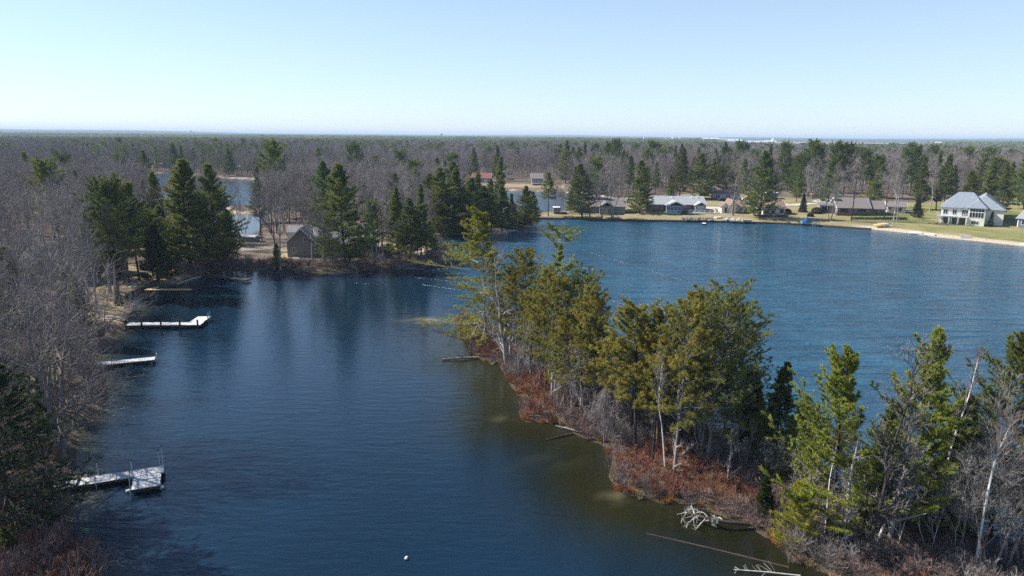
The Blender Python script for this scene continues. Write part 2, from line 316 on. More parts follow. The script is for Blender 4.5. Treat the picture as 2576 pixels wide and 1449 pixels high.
def attr(me, name, a): at_ = me.attributes.new(name, 'FLOAT', 'POINT'); at_.data.foreach_set('value', np.ascontiguousarray(a, np.float32).ravel())
LAWN = D([(1346, 549), (1420, 533), (1560, 527), (1640, 500), (1800, 494), (1990, 508), (2110, 520), (2330, 520), (2460, 505), (2576, 503)])+[(190, 250), (200, 170), (150, 150)]+D([(2576, 618), (2300, 588), (2050, 566), (1800, 558), (1600, 555)])
LAWN2 = D([(150, 830), (180, 790), (240, 740), (330, 680), (470, 676), (510, 690), (440, 716), (364, 729), (310, 756), (345, 785), (310, 822), (200, 850)])
LAWN3 = D([(690, 645), (700, 628), (1010, 622), (1010, 640), (900, 655), (700, 665)])
LAWN4 = D([(60, 900), (150, 900), (160, 1030), (60, 1040)])
LAWN5 = D([(1160, 478), (1240, 474), (1420, 480), (1420, 472), (1160, 466)])
BOG = D([(720, 560), (650, 610), (560, 640), (600, 660), (690, 650)])
gr = np.maximum.reduce([sst(-1.5, 1.5, psd(l, X, Y)) for l in (LAWN, LAWN2, LAWN3, LAWN4, LAWN5)])
green = np.maximum(sst(-6, 6, psd(LAWN, X, Y))*(.45+.55*sst(95, 125, X)), sst(-1, 1, psd(LAWN4, X, Y))*.9)
beach = sst(100, 107, X)*sst(215, 207, Y)*sst(6.5, 4.0, -WD[0])
beach = np.maximum(beach, .7*sst(1.8, .4, -WD[0])*sst(330, 345, Y)*sst(520, 480, Y)); beach = np.maximum(beach, sst(2.2, .8, psd(ISL, X, Y))*(psd(ISL, X, Y) > -3))
beach = np.maximum(beach, sst(0, 2, 9-np.hypot(X+15, Y-152))*.8)
R_ = np.hypot(X, Y); A_ = np.arctan2(X, Y)
FIELD = lambda r, a: sst(.27, .30, a)*sst(.545, .53, a)*sst(1400, 1500, r)*sst(5600, 5200, r)
beach = np.maximum(beach, FIELD(R_, A_))
def ground_mat():
    m = bpy.data.materials.new('soil_and_grass'); m.use_nodes = True; n = m.node_tree; N = n.nodes; K = n.links; b = N['Principled BSDF']; b.inputs['Roughness'].default_value = .95; b.inputs['Specular IOR Level'].default_value = .1
    tc = N.new('ShaderNodeTexCoord')
    def noise(s, d=5):
        z = N.new('ShaderNodeTexNoise'); z.inputs['Scale'].default_value = s; z.inputs['Detail'].default_value = d; K.new(tc.outputs['Object'], z.inputs['Vector'])
        r = N.new('ShaderNodeMapRange'); r.inputs[1].default_value = .36; r.inputs[2].default_value = .64; K.new(z.outputs[0], r.inputs[0]); return r.outputs[0]
    def mix(f, a, c):
        x = N.new('ShaderNodeMix'); x.data_type = 'RGBA'
        for i, v in ((0, f), (6, a), (7, c)):
            if isinstance(v, tuple): x.inputs[i].default_value = (*v, 1)
            else: K.new(v, x.inputs[i])
        return x.outputs[2]
    def at_(s): x = N.new('ShaderNodeAttribute'); x.attribute_name = s; return x.outputs['Fac']
    lit = mix(noise(.25), mix(noise(2.5), (.145, .112, .088), (.08, .06, .045)), (.20, .155, .118))
    dry = mix(noise(.12), mix(noise(1.3), (.33, .26, .15), (.24, .19, .10)), (.36, .28, .18)); gn = mix(noise(.08), mix(noise(1.1), (.17, .19, .06), (.12, .15, .045)), (.30, .26, .12))
    c = mix(at_('grass'), lit, mix(at_('green'), dry, gn)); c = mix(at_('sand'), c, mix(noise(1), (.55, .46, .36), (.46, .38, .29)))
    c = mix(at_('mud'), c, (.055, .045, .03)); K.new(c, b.inputs['Base Color'])
    bp = N.new('ShaderNodeBump'); bp.inputs['Strength'].default_value = .6; bp.inputs['Distance'].default_value = .15; K.new(noise(4), bp.inputs['Height']); K.new(bp.outputs[0], b.inputs['Normal'])
    return m
gm = gridmesh('ground', Z, ground_mat()); attr(gm, 'grass', gr); attr(gm, 'green', green); attr(gm, 'sand', beach)
attr(gm, 'mud', np.maximum(sst(-.2, 0, WD[0])*(1-beach)*(WD[0] > -.5), .75*sst(2., .3, WD[1])*(WD[1] > -1)))
tag(obj('ground', gm), kind='structure')
# ---------------------------------------------------------------- water
def water_mat():
    m = bpy.data.materials.new('lake_water'); m.use_nodes = True; n = m.node_tree; N = n.nodes; K = n.links; b = N['Principled BSDF']
    b.inputs['Roughness'].default_value = .15; b.inputs['IOR'].default_value = 1.33; b.inputs['Specular IOR Level'].default_value = .5
    def at_(s): x = N.new('ShaderNodeAttribute'); x.attribute_name = s; return x.outputs['Fac']
    def mix(f, a, c):
        x = N.new('ShaderNodeMix'); x.data_type = 'RGBA'
        for i, v in ((0, f), (6, a), (7, c)):
            if isinstance(v, tuple): x.inputs[i].default_value = (*v, 1)
            else: K.new(v, x.inputs[i])
        return x.outputs[2]
    rg = N.new('ShaderNodeMapRange'); rg.inputs[3].default_value = .15; rg.inputs[4].default_value = .065; K.new(at_('calm'), rg.inputs[0]); K.new(rg.outputs[0], b.inputs['Roughness'])
    tc = N.new('ShaderNodeTexCoord')
    def noise(s, rot, st, d=3, ro=.5):
        mp = N.new('ShaderNodeMapping'); mp.inputs['Rotation'].default_value = (0, 0, math.radians(rot)); mp.inputs['Scale'].default_value = st
        z = N.new('ShaderNodeTexNoise'); z.inputs['Scale'].default_value = s; z.inputs['Detail'].default_value = d; z.inputs['Roughness'].default_value = ro
        K.new(tc.outputs['Object'], mp.inputs[0]); K.new(mp.outputs[0], z.inputs['Vector']); return z.outputs[0]
    pn = noise(.05, 30, (1, .5, 1), 3)
    pr = N.new('ShaderNodeMapRange'); pr.inputs[1].default_value = .4; pr.inputs[2].default_value = .62; K.new(pn, pr.inputs[0])
    wv = N.new('ShaderNodeMapRange'); wv.inputs[1].default_value = .38; wv.inputs[2].default_value = .66; K.new(noise(.30, -8, (.45, 1.6, 1), 4, .62), wv.inputs[0]); openc = mix(wv.outputs[0], mix(pr.outputs[0], (.015, .060, .104), (.011, .046, .084)), mix(pr.outputs[0], (.027, .106, .172), (.020, .083, .142)))  # light through wave crests and darker troughs put into the base colour
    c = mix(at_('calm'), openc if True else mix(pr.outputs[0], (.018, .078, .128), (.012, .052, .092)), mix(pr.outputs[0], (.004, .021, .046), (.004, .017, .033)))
    c = mix(at_('brown'), c, mix(pr.outputs[0], (.017, .017, .006), (.008, .009, .005)))
    c = mix(at_('shallow'), c, (.27, .25, .13)); K.new(c, b.inputs['Base Color'])
    def mul(a, k):
        x = N.new('ShaderNodeMath'); x.operation = 'MULTIPLY'; K.new(a, x.inputs[0])
        if isinstance(k, float): x.inputs[1].default_value = k
        else: K.new(k, x.inputs[1])
        return x.outputs[0]
    def add(a, c): x = N.new('ShaderNodeMath'); K.new(a, x.inputs[0]); K.new(c, x.inputs[1]); return x.outputs[0]
    # choppy waves on the open lake, finer ripples in the sheltered bay
    inv = N.new('ShaderNodeMath'); inv.operation = 'SUBTRACT'; inv.inputs[0].default_value = 1; K.new(at_('calm'), inv.inputs[1])
    big = mul(mul(noise(.30, -8, (.45, 1.6, 1), 4, .62), inv.outputs[0]), 2.3); half = N.new('ShaderNodeMapRange'); half.inputs[3].default_value = .28; half.inputs[4].default_value = .075; K.new(at_('calm'), half.inputs[0]); sm = mul(noise(1.6, -12, (.5, 1.4, 1), 3), half.outputs[0]); fine = mul(noise(5, 5, (.7, 1.3, 1), 2), .03)
    bay = mul(mul(noise(.8, 20, (.4, 1.5, 1), 3), at_('calm')), .10)
    hsum = add(add(add(big, sm), fine), bay)
    bp = N.new('ShaderNodeBump'); bp.inputs['Strength'].default_value = 1.; bp.inputs['Distance'].default_value = .36; K.new(hsum, bp.inputs['Height']); K.new(bp.outputs[0], b.inputs['Normal'])
    return m
sub = (int(np.searchsorted(gy, -71)), int(np.searchsorted(gy, 520)), int(np.searchsorted(gx, -304)), int(np.searchsorted(gx, 300)))
wm = gridmesh('water', Z*0, water_mat(), sub); sl = (slice(sub[0], sub[1]), slice(sub[2], sub[3])); xs, ys, Wd, Sp = X[sl], Y[sl], WD[0][sl], WD[1][sl]
def blob(px, py, rx_, ry, rot=0):
    c = at(px, py); a = math.radians(rot); dx, dy = xs-c[0], ys-c[1]; u = (dx*math.cos(a)+dy*math.sin(a))/rx_; v = (-dx*math.sin(a)+dy*math.cos(a))/ry
    return np.exp(-(u*u+v*v)**1.5)
nz_ = .5+.25*np.sin(xs*1.3+np.sin(ys*.9)*2)+.25*np.sin(ys*1.9+np.sin(xs*1.1)*2)
shal = .4*np.exp(-np.maximum(Wd, 0)/.8)*np.where(Sp > -8, .06, 1)*sst(0, 60, ys)
shal = np.maximum.reduce([shal, .8*blob(1100, 806, 4.5, 1.6)*nz_, .55*blob(205, 1190, 1.6, 2.6), .5*blob(160, 1270, 1.8, 2.2), .3*blob(1268, 1050, 1.1, .9)*nz_**2, .32*blob(1560, 1252, 1.8, .6, -30)*nz_**2*1.3, .03*blob(1340, 1170, 2.5, 1.6)*nz_, .05*blob(1400, 1160, 2.8, 1.4)*nz_, .4*np.exp(-np.maximum(Wd, 0)/4)*sst(95, 108, xs)])
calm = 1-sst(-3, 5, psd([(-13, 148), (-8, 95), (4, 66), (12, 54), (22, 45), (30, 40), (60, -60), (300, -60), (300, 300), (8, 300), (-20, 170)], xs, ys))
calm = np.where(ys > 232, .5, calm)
brown = np.clip(np.exp(-(np.maximum(-Sp, 0)/7)**2)*.95*(xs < 18-(ys-38)*.55+3)+.35*np.exp(-np.maximum(Wd, 0)/5)*sst(130, 100, ys), 0, 1)  # brown lake bottom, plus dark tree reflections painted in off the spit
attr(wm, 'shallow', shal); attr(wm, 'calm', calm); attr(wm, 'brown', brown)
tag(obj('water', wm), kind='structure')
# ---------------------------------------------------------------- haze
hz = bpy.data.materials.new('haze'); hz.use_nodes = True; hz.node_tree.nodes.remove(hz.node_tree.nodes['Principled BSDF'])
pv = hz.node_tree.nodes.new('ShaderNodeVolumePrincipled'); pv.inputs['Color'].default_value = (.62, .78, 1, 1); pv.inputs['Density'].default_value = HAZE = .00013; pv.inputs['Anisotropy'].default_value = 0.
hz.node_tree.links.new(pv.outputs[0], hz.node_tree.nodes['Material Output'].inputs['Volume'])
g = G(); g.bx(-17500, 17500, -2600, 17500, -3.6, 75); tag(g.build('haze', hz), kind='stuff')
# ---------------------------------------------------------------- buildings
def wallmat(k, c, **kw): M[k] = mat(k, c, .8, .2, .08, .6, **kw)
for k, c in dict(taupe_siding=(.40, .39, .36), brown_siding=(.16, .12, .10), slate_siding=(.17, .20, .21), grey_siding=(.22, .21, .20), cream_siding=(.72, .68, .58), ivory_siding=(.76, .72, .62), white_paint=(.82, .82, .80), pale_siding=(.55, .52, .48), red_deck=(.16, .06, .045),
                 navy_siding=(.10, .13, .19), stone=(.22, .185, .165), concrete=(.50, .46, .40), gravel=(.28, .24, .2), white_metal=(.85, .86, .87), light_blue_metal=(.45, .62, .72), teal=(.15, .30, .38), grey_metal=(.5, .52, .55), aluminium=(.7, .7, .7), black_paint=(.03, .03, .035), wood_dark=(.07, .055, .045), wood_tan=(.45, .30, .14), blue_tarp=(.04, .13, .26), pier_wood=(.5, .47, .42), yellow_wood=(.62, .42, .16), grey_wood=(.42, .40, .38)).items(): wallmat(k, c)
def roofmat(k, c): M[k] = mat(k, c, .9, .15, .16, 3, bump=.3, bscale=6)
roofmat('grey_shingle', (.26, .26, .27)); roofmat('blue_shingle', (.22, .25, .285)); roofmat('brown_shingle', (.22, .15, .125)); roofmat('drab_shingle', (.20, .175, .165)); roofmat('red_shingle', (.22, .10, .085)); roofmat('light_shingle', (.33, .34, .36))
M['glass'] = mat('glass', (.02, .03, .04), .08, .8, .2, 1); M['blue_glass'] = mat('blue_glass', (.05, .12, .18), .08, .8, .2, 1)
class House:
    def __init__(s, name, label, A, B, cat='house', group=None):     # front-left and front-right base pixels
        a = gat(*A); b = gat(*B); z = min(a[2], b[2]); s.w = math.hypot(b[0]-a[0], b[1]-a[1]); s.e = empty(name, (a[0], a[1], z), math.atan2(b[1]-a[1], b[0]-a[0])); tag(s.e, label, cat, group)
    def body(s, x0, x1, y0, y1, h, wm, z0=-.6, ridge=None, rise=2, rm=None, over=.45, nm='wall', hip=0., base=0):
        g = G(); g.bx(x0, x1, y0, y1, z0, h)
        if ridge == 'x':
            yc = (y0+y1)/2
            for xx in (x0, x1): g.add([[xx, y0, h], [xx, y1, h], [xx, yc, h+rise]], [[0, 1, 2]])
        if ridge == 'y':
            xc = (x0+x1)/2
            for yy in (y0, y1): g.add([[x0, yy, h], [x1, yy, h], [xc, yy, h+rise]], [[0, 1, 2]])
        g.build(nm, M[wm], s.e)
        if ridge: return s.roof(x0, x1, y0, y1, h, ridge, rise, rm, over, hip)
    def roof(s, x0, x1, y0, y1, h, ridge, rise, rm, over=.45, hip=0., th=.16):
        g = G(); hy, hx = (y1-y0)/2, (x1-x0)/2; half = hy if ridge == 'x' else hx; dz = -over*rise/half
        X0, X1, Y0, Y1 = x0-over, x1+over, y0-over, y1+over; xc, yc = (x0+x1)/2, (y0+y1)/2
        if ridge == 'x': r0, r1 = (X0+hip, yc, h+rise), (X1-hip, yc, h+rise)
        else: r0, r1 = (xc, Y0+hip, h+rise), (xc, Y1-hip, h+rise)
        c = [(X0, Y0), (X1, Y0), (X1, Y1), (X0, Y1)]
        for k, t in ((0, .01), (1, th)): pass
        V = [[a, b, h+dz+.012] for a, b in c]+[[r0[0], r0[1], r0[2]+.012], [r1[0], r1[1], r1[2]+.012]]; V += [[v[0], v[1], v[2]+th] for v in V]
        if ridge == 'x': q4, t3 = [[0, 1, 5, 4], [2, 3, 4, 5]], [[1, 2, 5], [3, 0, 4]]
        else: q4, t3 = [[3, 0, 4, 5], [1, 2, 5, 4]], [[0, 1, 4], [2, 3, 5]]
        if ridge == 'y': q4 = [[0, 4, 5, 3], [1, 2, 5, 4]]
        up = [[i+6 for i in f] for f in q4]; rim = [[i, (i+1) % 4, (i+1) % 4+6, i+6] for i in range(4)]
        if hip: g.add(V, q4+up+rim); g.add(V, t3+[[i+6 for i in f] for f in t3])
        else:
            e2 = [[1, 5, 11, 7], [5, 2, 8, 11], [3, 4, 10, 9], [4, 0, 6, 10]] if ridge == 'x' else [[0, 4, 10, 6], [4, 1, 7, 10], [2, 5, 11, 8], [5, 3, 9, 11]]
            rm2 = [rim[0], rim[2]] if ridge == 'x' else [rim[1], rim[3]]
            g.add(V, q4+up+rm2+e2)
        o = g.build('roof', M[rm], s.e)
        if not hip:                                   # fascia boards on the gables
            segs = [((X0, Y0), (X0, yc)), ((X0, Y1), (X0, yc)), ((X1, Y0), (X1, yc)), ((X1, Y1), (X1, yc))] if ridge == 'x' else [((X0, Y0), (xc, Y0)), ((X1, Y0), (xc, Y0)), ((X0, Y1), (xc, Y1)), ((X1, Y1), (xc, Y1))]
            for si, ((ax, ay), (cx, cy_)) in enumerate(segs):
                if si % 2 == 0: f = G()
                n = (math.copysign(.03, ax-xc), 0) if ridge == 'x' else (0, math.copysign(.03, ay-yc)); v = []
                for k in (.2, 1.):
                    for (px, py, pz) in ((ax, ay, h+dz), (cx, cy_, h+rise)): 
                        for zz in (-.12, th+.02): v.append([px+n[0]*k*1.5, py+n[1]*k*1.5, pz+zz])
                f.add(v, [[0, 1, 3, 2], [4, 6, 7, 5], [0, 4, 5, 1], [2, 3, 7, 6], [1, 5, 7, 3], [0, 2, 6, 4]])
                if si % 2: obj('fascia', f.mesh('fascia', M['white_paint']), o)
        return o
    def win(s, x, z, w, h, y=0., n=2, fm='white_paint', gm_='glass', side='f', nm='window', rows=1, arch=0):
        f = G(); t = .07
        def B(u0, u1, z0, z1, d0, d1, g):
            if side == 'f': g.bx(u0, u1, y-d1, y-d0, z0, z1)
            elif side == 'l': g.bx(y-d1, y-d0, u0, u1, z0, z1)
            else: g.bx(y+d0, y+d1, u0, u1, z0, z1)
        B(x, x+w, z-t, z, .004, .06, f); B(x, x+w, z+h, z+h+t, .004, .06, f)
        for i in range(n+1): B(x+w*i/n-t/2, x+w*i/n+t/2, z, z+h, .004, .06, f)
        for i in range(1, rows): B(x+t/2, x+w-t/2, z+h*i/rows-.03, z+h*i/rows+.03, .006, .055, f)
        o = f.build(nm, M[fm], s.e); g = G(); B(x+t/2, x+w-t/2, z, z+h, .002, .03, g); obj('pane', g.mesh('pane', M[gm_]), o)
    def rail(s, pts, z, m='white_paint', hgt_=1., nm='railing', sp=.35):
        g = G()
        for (x0, y0), (x1, y1) in zip(pts[:-1], pts[1:]):
            L_ = math.hypot(x1-x0, y1-y0); R = [[(x1-x0)/L_, -(y1-y0)/L_, 0], [(y1-y0)/L_, (x1-x0)/L_, 0], [0, 0, 1]]
            for zz, k in ((z+hgt_, .1), (z+.12, .06)): g.box(((x0+x1)/2, (y0+y1)/2, zz), (L_, k, .08), R)
            for i in range(int(L_/sp)+1): g.box((x0+(x1-x0)*i*sp/L_, y0+(y1-y0)*i*sp/L_, z+hgt_/2), (.05 if i % 5 else .12, .05 if i % 5 else .12, hgt_))
        g.build(nm, M[m], s.e)
    def deck(s, x0, x1, y0, y1, z, m='grey_wood', legs=True, nm='deck'):
        g = G(); g.bx(x0, x1, y0, y1, z-.18, z)
        for xx in np.linspace(x0+.1, x1-.1, max(2, int((x1-x0)/2.5))): g.bx(xx-.07, xx+.07, y0+.05, y0+.2, -.6, z-.18)
        g.build(nm, M[m], s.e)
    def bxp(s, nm, m, *b): g = G(); g.bx(*b); return g.build(nm, M[m], s.e)
# shingled house on the left peninsula
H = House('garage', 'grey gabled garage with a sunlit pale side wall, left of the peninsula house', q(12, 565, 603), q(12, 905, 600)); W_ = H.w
H.body(0, W_, 0, 8.5, 3.1, 'grey_siding', ridge='y', rise=2.9, rm='grey_shingle'); H.win(1.1, 1., .7, .9); H.win(3.6, 3.3, .8, .8)  # darker siding puts the shade of the garage front into its colour
H.bxp('sunlit_side_panel', 'pale_siding', -.03, -.006, .05, 8.4, -.5, 3.0); H.bxp('door', 'white_paint', -.07, -.034, 1.2, 4.2, 0, 2.3); g = G(); g.bx(-.6, 2.2, 3, 5.6, 3.2, 4.9); g.add([[-.6, 3, 4.9], [-.6, 5.6, 4.9], [-.6, 4.3, 5.9]], [[0, 1, 2]]); g.build('dormer', M['taupe_siding'], H.e)  # pale panel over the side wall paints the sunlight falling there
g = G(); g.add([[-.9, 2.8, 4.75], [2.9, 2.8, 4.75], [2.9, 4.3, 6.05], [-.9, 4.3, 6.05], [-.9, 5.8, 4.75], [2.9, 5.8, 4.75]], [[0, 1, 2, 3], [3, 2, 5, 4]]); g.build('dormer_roof', M['grey_shingle'], H.e)
H = House('shingled_house', 'long grey one-storey house with a stone chimney under pines on the left peninsula', q(12, 925, 606), q(12, 1610, 578)); W_ = H.w
H.body(0, W_, .3, 9.5, 2.7, 'grey_siding', ridge='x', rise=2.9, rm='grey_shingle'); H.body(W_*.62, W_*.98, -1.6, .3, 2.75, 'grey_siding', ridge=None); H.roof(W_*.62, W_*.98, -1.6, 4.5, 2.75, 'y', 1.9, 'grey_shingle')
g = G(); g.bx(W_*.76, W_*.86, -2.1, -1.62, -.5, 5.6); g.bx(W_*.755, W_*.865, -2.15, -1.57, 5.6, 5.75); g.build('chimney', M['stone'], H.e)
for x, w_, n in ((1.5, 1.6, 2), (4.2, 1.8, 2), (6.4, .9, 1)): H.win(x, .9, w_, 1.2, .3, n)
H.win(W_*.64, .8, .9, 1.3, -1.6, 1); H.win(W_*.89, .8, .9, 1.3, -1.6, 1); H.deck(W_+.2, W_+3.2, 2, 7, .5); H.rail([(W_+.2, 2), (W_+3.2, 2), (W_+3.2, 7)], .5, 'wood_dark', .9)
# brown roof house on the left shore
H = House('lake_house', 'large house with a drab brown roof half hidden by bare trees on the left shore', (76, 706), (150, 712)); H.body(0, 9, 0, 12, 3.2, 'brown_siding', ridge='y', rise=3.2, rm='drab_shingle'); H.win(1, 1, 2, 1.4); H.win(5.5, 1, 2, 1.4)
H.body(-6, 0-.01, 4, 12, 2.8, 'brown_siding', ridge='x', rise=2.2, rm='drab_shingle')
H = House('shed', 'small red-brown shed with a white side at the left edge of the wood', (36, 616), (58, 616), 'shed'); H.body(0, H.w, 0, 2.6, 2.1, 'red_deck', ridge='y', rise=.8, rm='grey_shingle'); H.bxp('side_panel', 'white_paint', H.w+.004, H.w+.04, 0, 2.6, 0, 2)
H = House('boathouse', 'low pale blue boathouse at the back lake beyond the garage', q(2, 2, 1025), q(2, 128, 1028), 'boathouse'); H.body(0, H.w, 0, 2.2, 1.2, 'slate_siding', ridge='x', rise=.3, rm='light_shingle', over=.2); H.win(.5, .4, 1.2, .7)
# back lake houses
H = House('red_roof_house', 'house with a long red roof across the back lake', q(2, 1955, 530), q(2, 2106, 532)); H.body(0, H.w, 0, 9, 2.6, 'pale_siding', ridge='x', rise=2.4, rm='red_shingle'); [H.win(1.5+i*3.4, .8, 1.6, 1.2) for i in range(3)]; H.bxp('chimney', 'stone', 2, 2.8, 4, 4.8, 4.5, 6)
H = House('white_gable_house', 'narrow white gabled house across the back lake right of the red roof', q(3, 300, 622), q(3, 330, 622)); H.body(0, H.w*2, 0, 8, 3, 'white_paint', ridge='y', rise=2, rm='grey_shingle'); H.win(1, 1, 1.6, 1.2)
H = House('grey_house', 'grey-brown low house across the back lake behind bare trees', q(3, 672, 688), q(3, 806, 690)); H.body(0, H.w, 0, 9, 3.4, 'grey_siding', ridge='x', rise=2.3, rm='drab_shingle'); [H.win(1+i*3, 1, 1.8, 1.4) for i in range(3)]; H.deck(0, H.w, -3, -.02, .8); H.rail([(0, -3), (H.w, -3)], .8)
H = House('log_cabin', 'small dark cabin at the far left end of the back lake', q(1, 1312, 400), q(1, 1366, 402)); H.body(0, H.w, 0, 8, 2.8, 'grey_siding', ridge='x', rise=2.4, rm='drab_shingle'); H.win(1, .8, 2, 1.4); H.win(5, .8, 2, 1.4)
H = House('cottage', 'weathered cottage behind a white-limbed bare tree on the back lake', q(1, 1905, 425), q(1, 2010, 428)); H.body(0, H.w, 0, 9, 2.8, 'pale_siding', ridge='x', rise=3, rm='light_shingle'); H.win(2, .8, 2, 1.4); H.win(8, .8, 2, 1.4)
# far shore houses
H = House('brown_house', 'brown low lake house with a windowed front gable behind bare trees', q(3, 1250, 1045), q(3, 1855, 1052)); W_ = H.w
H.body(0, W_*.98, 1, 10, 2.4, 'grey_siding', ridge='x', rise=2.2, rm='drab_shingle'); H.body(W_*.44, W_*.73, -1.5, .98, 2.7, 'grey_siding'); H.roof(W_*.44, W_*.73, -1.5, 5, 2.7, 'y', 1.3, 'drab_shingle')
H.win(W_*.46, .7, 1.9, 1.2, -1.5, 4, rows=2); H.win(W_*.61, .2, .7, 1.8, -1.5, 1); H.win(W_*.68, .7, .6, 1.2, -1.5, 1); [H.win(W_*k, .8, 1., 1.1, 1, 2) for k in (.1, .22, .33, .8, .9)]
H = House('slate_house', 'slate blue lake house with two gables, blue glass doors and white deck railings', q(4, 420, 1022), q(4, 1135, 1030)); W_ = H.w
H.body(0, W_, .8, 11, 2.5, 'brown_siding', ridge='x', rise=2.3, rm='light_shingle'); H.body(W_*.31, W_*.585, -3, .78, 2.5, 'slate_siding'); H.roof(W_*.31, W_*.585, -3, 5.5, 2.5, 'y', 1.25, 'light_shingle', .5); H.body(W_*.81, W_*.99, -1.2, .78, 2.5, 'slate_siding'); H.roof(W_*.81, W_*.99, -1.2, 5, 2.5, 'y', .95, 'light_shingle', .4)
H.win(W_*.345, .1, W_*.2, 2., -3, 3, gm_='blue_glass', nm='door'); H.win(W_*.845, .1, W_*.11, 1.9, -1.2, 2, gm_='blue_glass', nm='door'); H.win(W_*.645, .35, W_*.09, 1.3, .8, 1); [H.win(W_*k, 1, 1, 1, .8, 2) for k in (.05, .14, .22)]
H.deck(W_*.25, W_*.6, -5.2, -3.02, .1); H.rail([(W_*.25, -5.2), (W_*.52, -5.2)], .1); H.deck(W_*.62, W_*1.12, -4.6, -1.4, .1); H.rail([(W_*.66, -4.6), (W_*1.12, -4.6), (W_*1.12, -1.5)], .1); H.bxp('steps', 'concrete', W_*.52, W_*.58, -5.8, -5.22, -.5, -.05); [H.bxp('vent', 'white_metal', W_*k, W_*k+.3, 4.6, 4.9, 4.2, 5.0) for k in (.45, .8, .9)]
g = G()
for i in range(90):
    u, v = rng.random()*9.5, rng.random()*2.6; s_ = .25+.4*rng.random(); R = np.array(Matrix.Rotation(rng.random()*3, 3, 'Z') @ Matrix.Rotation(rng.random(), 3, 'X')); g.box((u, v, .1+.15*v), (s_*1.3, s_, s_*.7), R)
b = gat(*q(4, 860, 1132)); tag(g.build('boulder_bank', M['stone'], None, b), 'tumbled bank of boulders below the white railed deck', 'rocks', kind='stuff')
H = House('cream_house', 'cream house with brown roof and white gables, left one of the cream pair', q(4, 1335, 1040), q(4, 1775, 1046)); W_ = H.w
H.body(0, W_*.2, .0, 5, 2.4, 'cream_siding', ridge='y', rise=1.0, rm='brown_shingle'); H.body(W_*.2+.01, W_*.40, -.8, 7, 2.5, 'cream_siding', ridge='y', rise=1.9, rm='brown_shingle'); H.body(W_*.40+.01, W_, .5, 9, 2.2, 'cream_siding', ridge='x', rise=1.8, rm='brown_shingle'); H.win(W_*.08, .1, .9, 1.8, 0, 1, nm='door'); [H.win(W_*k, .9, .9, .8, .5, 2) for k in (.52, .66, .82)]; H.win(W_*.27, .9, .7, .8, -.8, 1); H.bxp('chimney', 'cream_siding', W_*.68, W_*.74, 5, 6, 3, 4.9)
H = House('porch_house', 'cream house with dark porch windows and dark timber deck, right of the cream pair', q(4, 1790, 1060), q(4, 2135, 1066)); W_ = H.w
H.body(0, W_, 1, 10, 2.5, 'cream_siding', ridge='x', rise=1.9, rm='brown_shingle'); H.body(W_*.15, W_*.72, -1, .98, 2.4, 'cream_siding'); H.roof(W_*.15, W_*.72, -1, 5.4, 2.4, 'y', 1.5, 'brown_shingle'); H.win(W_*.2, .7, 1.4, 1.2, -1, 3, 'black_paint'); H.win(W_*.46, .7, 1.2, 1.2, -1, 3, 'black_paint'); H.win(W_*.82, .7, 1.2, 1.1, 1, 2, 'black_paint'); H.win(.3, .1, .7, 2, 1, 1, nm='door')
H.deck(-2, W_*.95, -4.5, -1.02, .2, 'wood_dark'); H.rail([(-2, -4.5), (W_*.95, -4.5), (W_*.95, -1.1)], .2, 'wood_dark', .9)
H = House('shingle_roof_house', 'wide grey-brown roofed house set back beyond the road on the far shore', q(4, 1200, 868), q(4, 1560, 876)); H.body(0, H.w, 0, 9, 2.5, 'pale_siding', ridge='x', rise=2.4, rm='drab_shingle'); H.win(2, .8, 1.6, 1.2); H.win(6, .8, 1.6, 1.2); H.deck(-3, 2.5, -3, -.02, .6, 'wood_dark'); H.rail([(-3, -3), (2.5, -3)], .6, 'wood_dark', .9)
H = House('carport', 'long low white roofed carport behind the cream houses', q(4, 1870, 862), q(4, 2030, 866), 'carport'); H.body(0, H.w, 0, 5, 1.9, 'brown_siding', ridge='x', rise=.3, rm='light_shingle'); H.bxp('roof_sheet', 'white_metal', -.5, H.w+.5, -.6, 5.6, 2.45, 2.6)
H = House('ranch_house', 'long grey-brown ranch house with a dark red deck behind a clipped hedge', q(5, 560, 915), q(5, 1085, 925)); W_ = H.w
H.body(0, W_*.66, 0, 10, 2.4, 'grey_siding', ridge='x', rise=2.9, rm='drab_shingle'); H.body(W_*.66+.01, W_, 1, 9, 2.2, 'grey_siding', ridge='x', rise=2.2, rm='drab_shingle'); H.win(W_*.06, .2, 2.4, 1.9, 0, 3, 'black_paint', nm='door'); H.win(W_*.42, .7, 2.4, 1.4, 0, 3, 'black_paint'); H.win(W_*.27, .7, 1.4, 1.3, 0, 2, 'white_paint'); H.win(W_*.75, .9, 1.4, 1, 1, 2, 'white_paint')
H.deck(-1, W_*.3, -3, -.02, .5, 'red_deck'); H.rail([(-1, -3), (W_*.3, -3)], .5, 'red_deck', .9, sp=.2); H.bxp('chimney', 'stone', -.55, .2, 3, 4.2, 2, 6.1)
H = House('garage', 'grey flat roofed garage with a white fascia left of the ranch house', q(5, 380, 905), q(5, 545, 910), 'garage'); H.body(0, H.w, 2, 9, 2.7, 'grey_siding'); H.bxp('roof', 'drab_shingle', -.4, H.w+.4, 1.6, 9.4, 2.85, 3.2); H.bxp('fascia', 'white_paint', -.4, H.w+.4, 1.53, 1.58, 2.7, 3.25); H.bxp('door', 'black_paint', .5, 3, 1.94, 1.99, 0, 2.1)
H = House('outbuilding', 'small pale outbuilding with a shaded side wall between ranch house and clipped evergreen', q(5, 1098, 895), q(5, 1298, 903), 'outbuilding'); H.body(0, H.w, 0, 6, 2.2, 'pale_siding', ridge='x', rise=1.3, rm='drab_shingle'); H.win(.4, .8, .8, 1); H.win(2, .5, 2.4, 1.4, 0, 3)
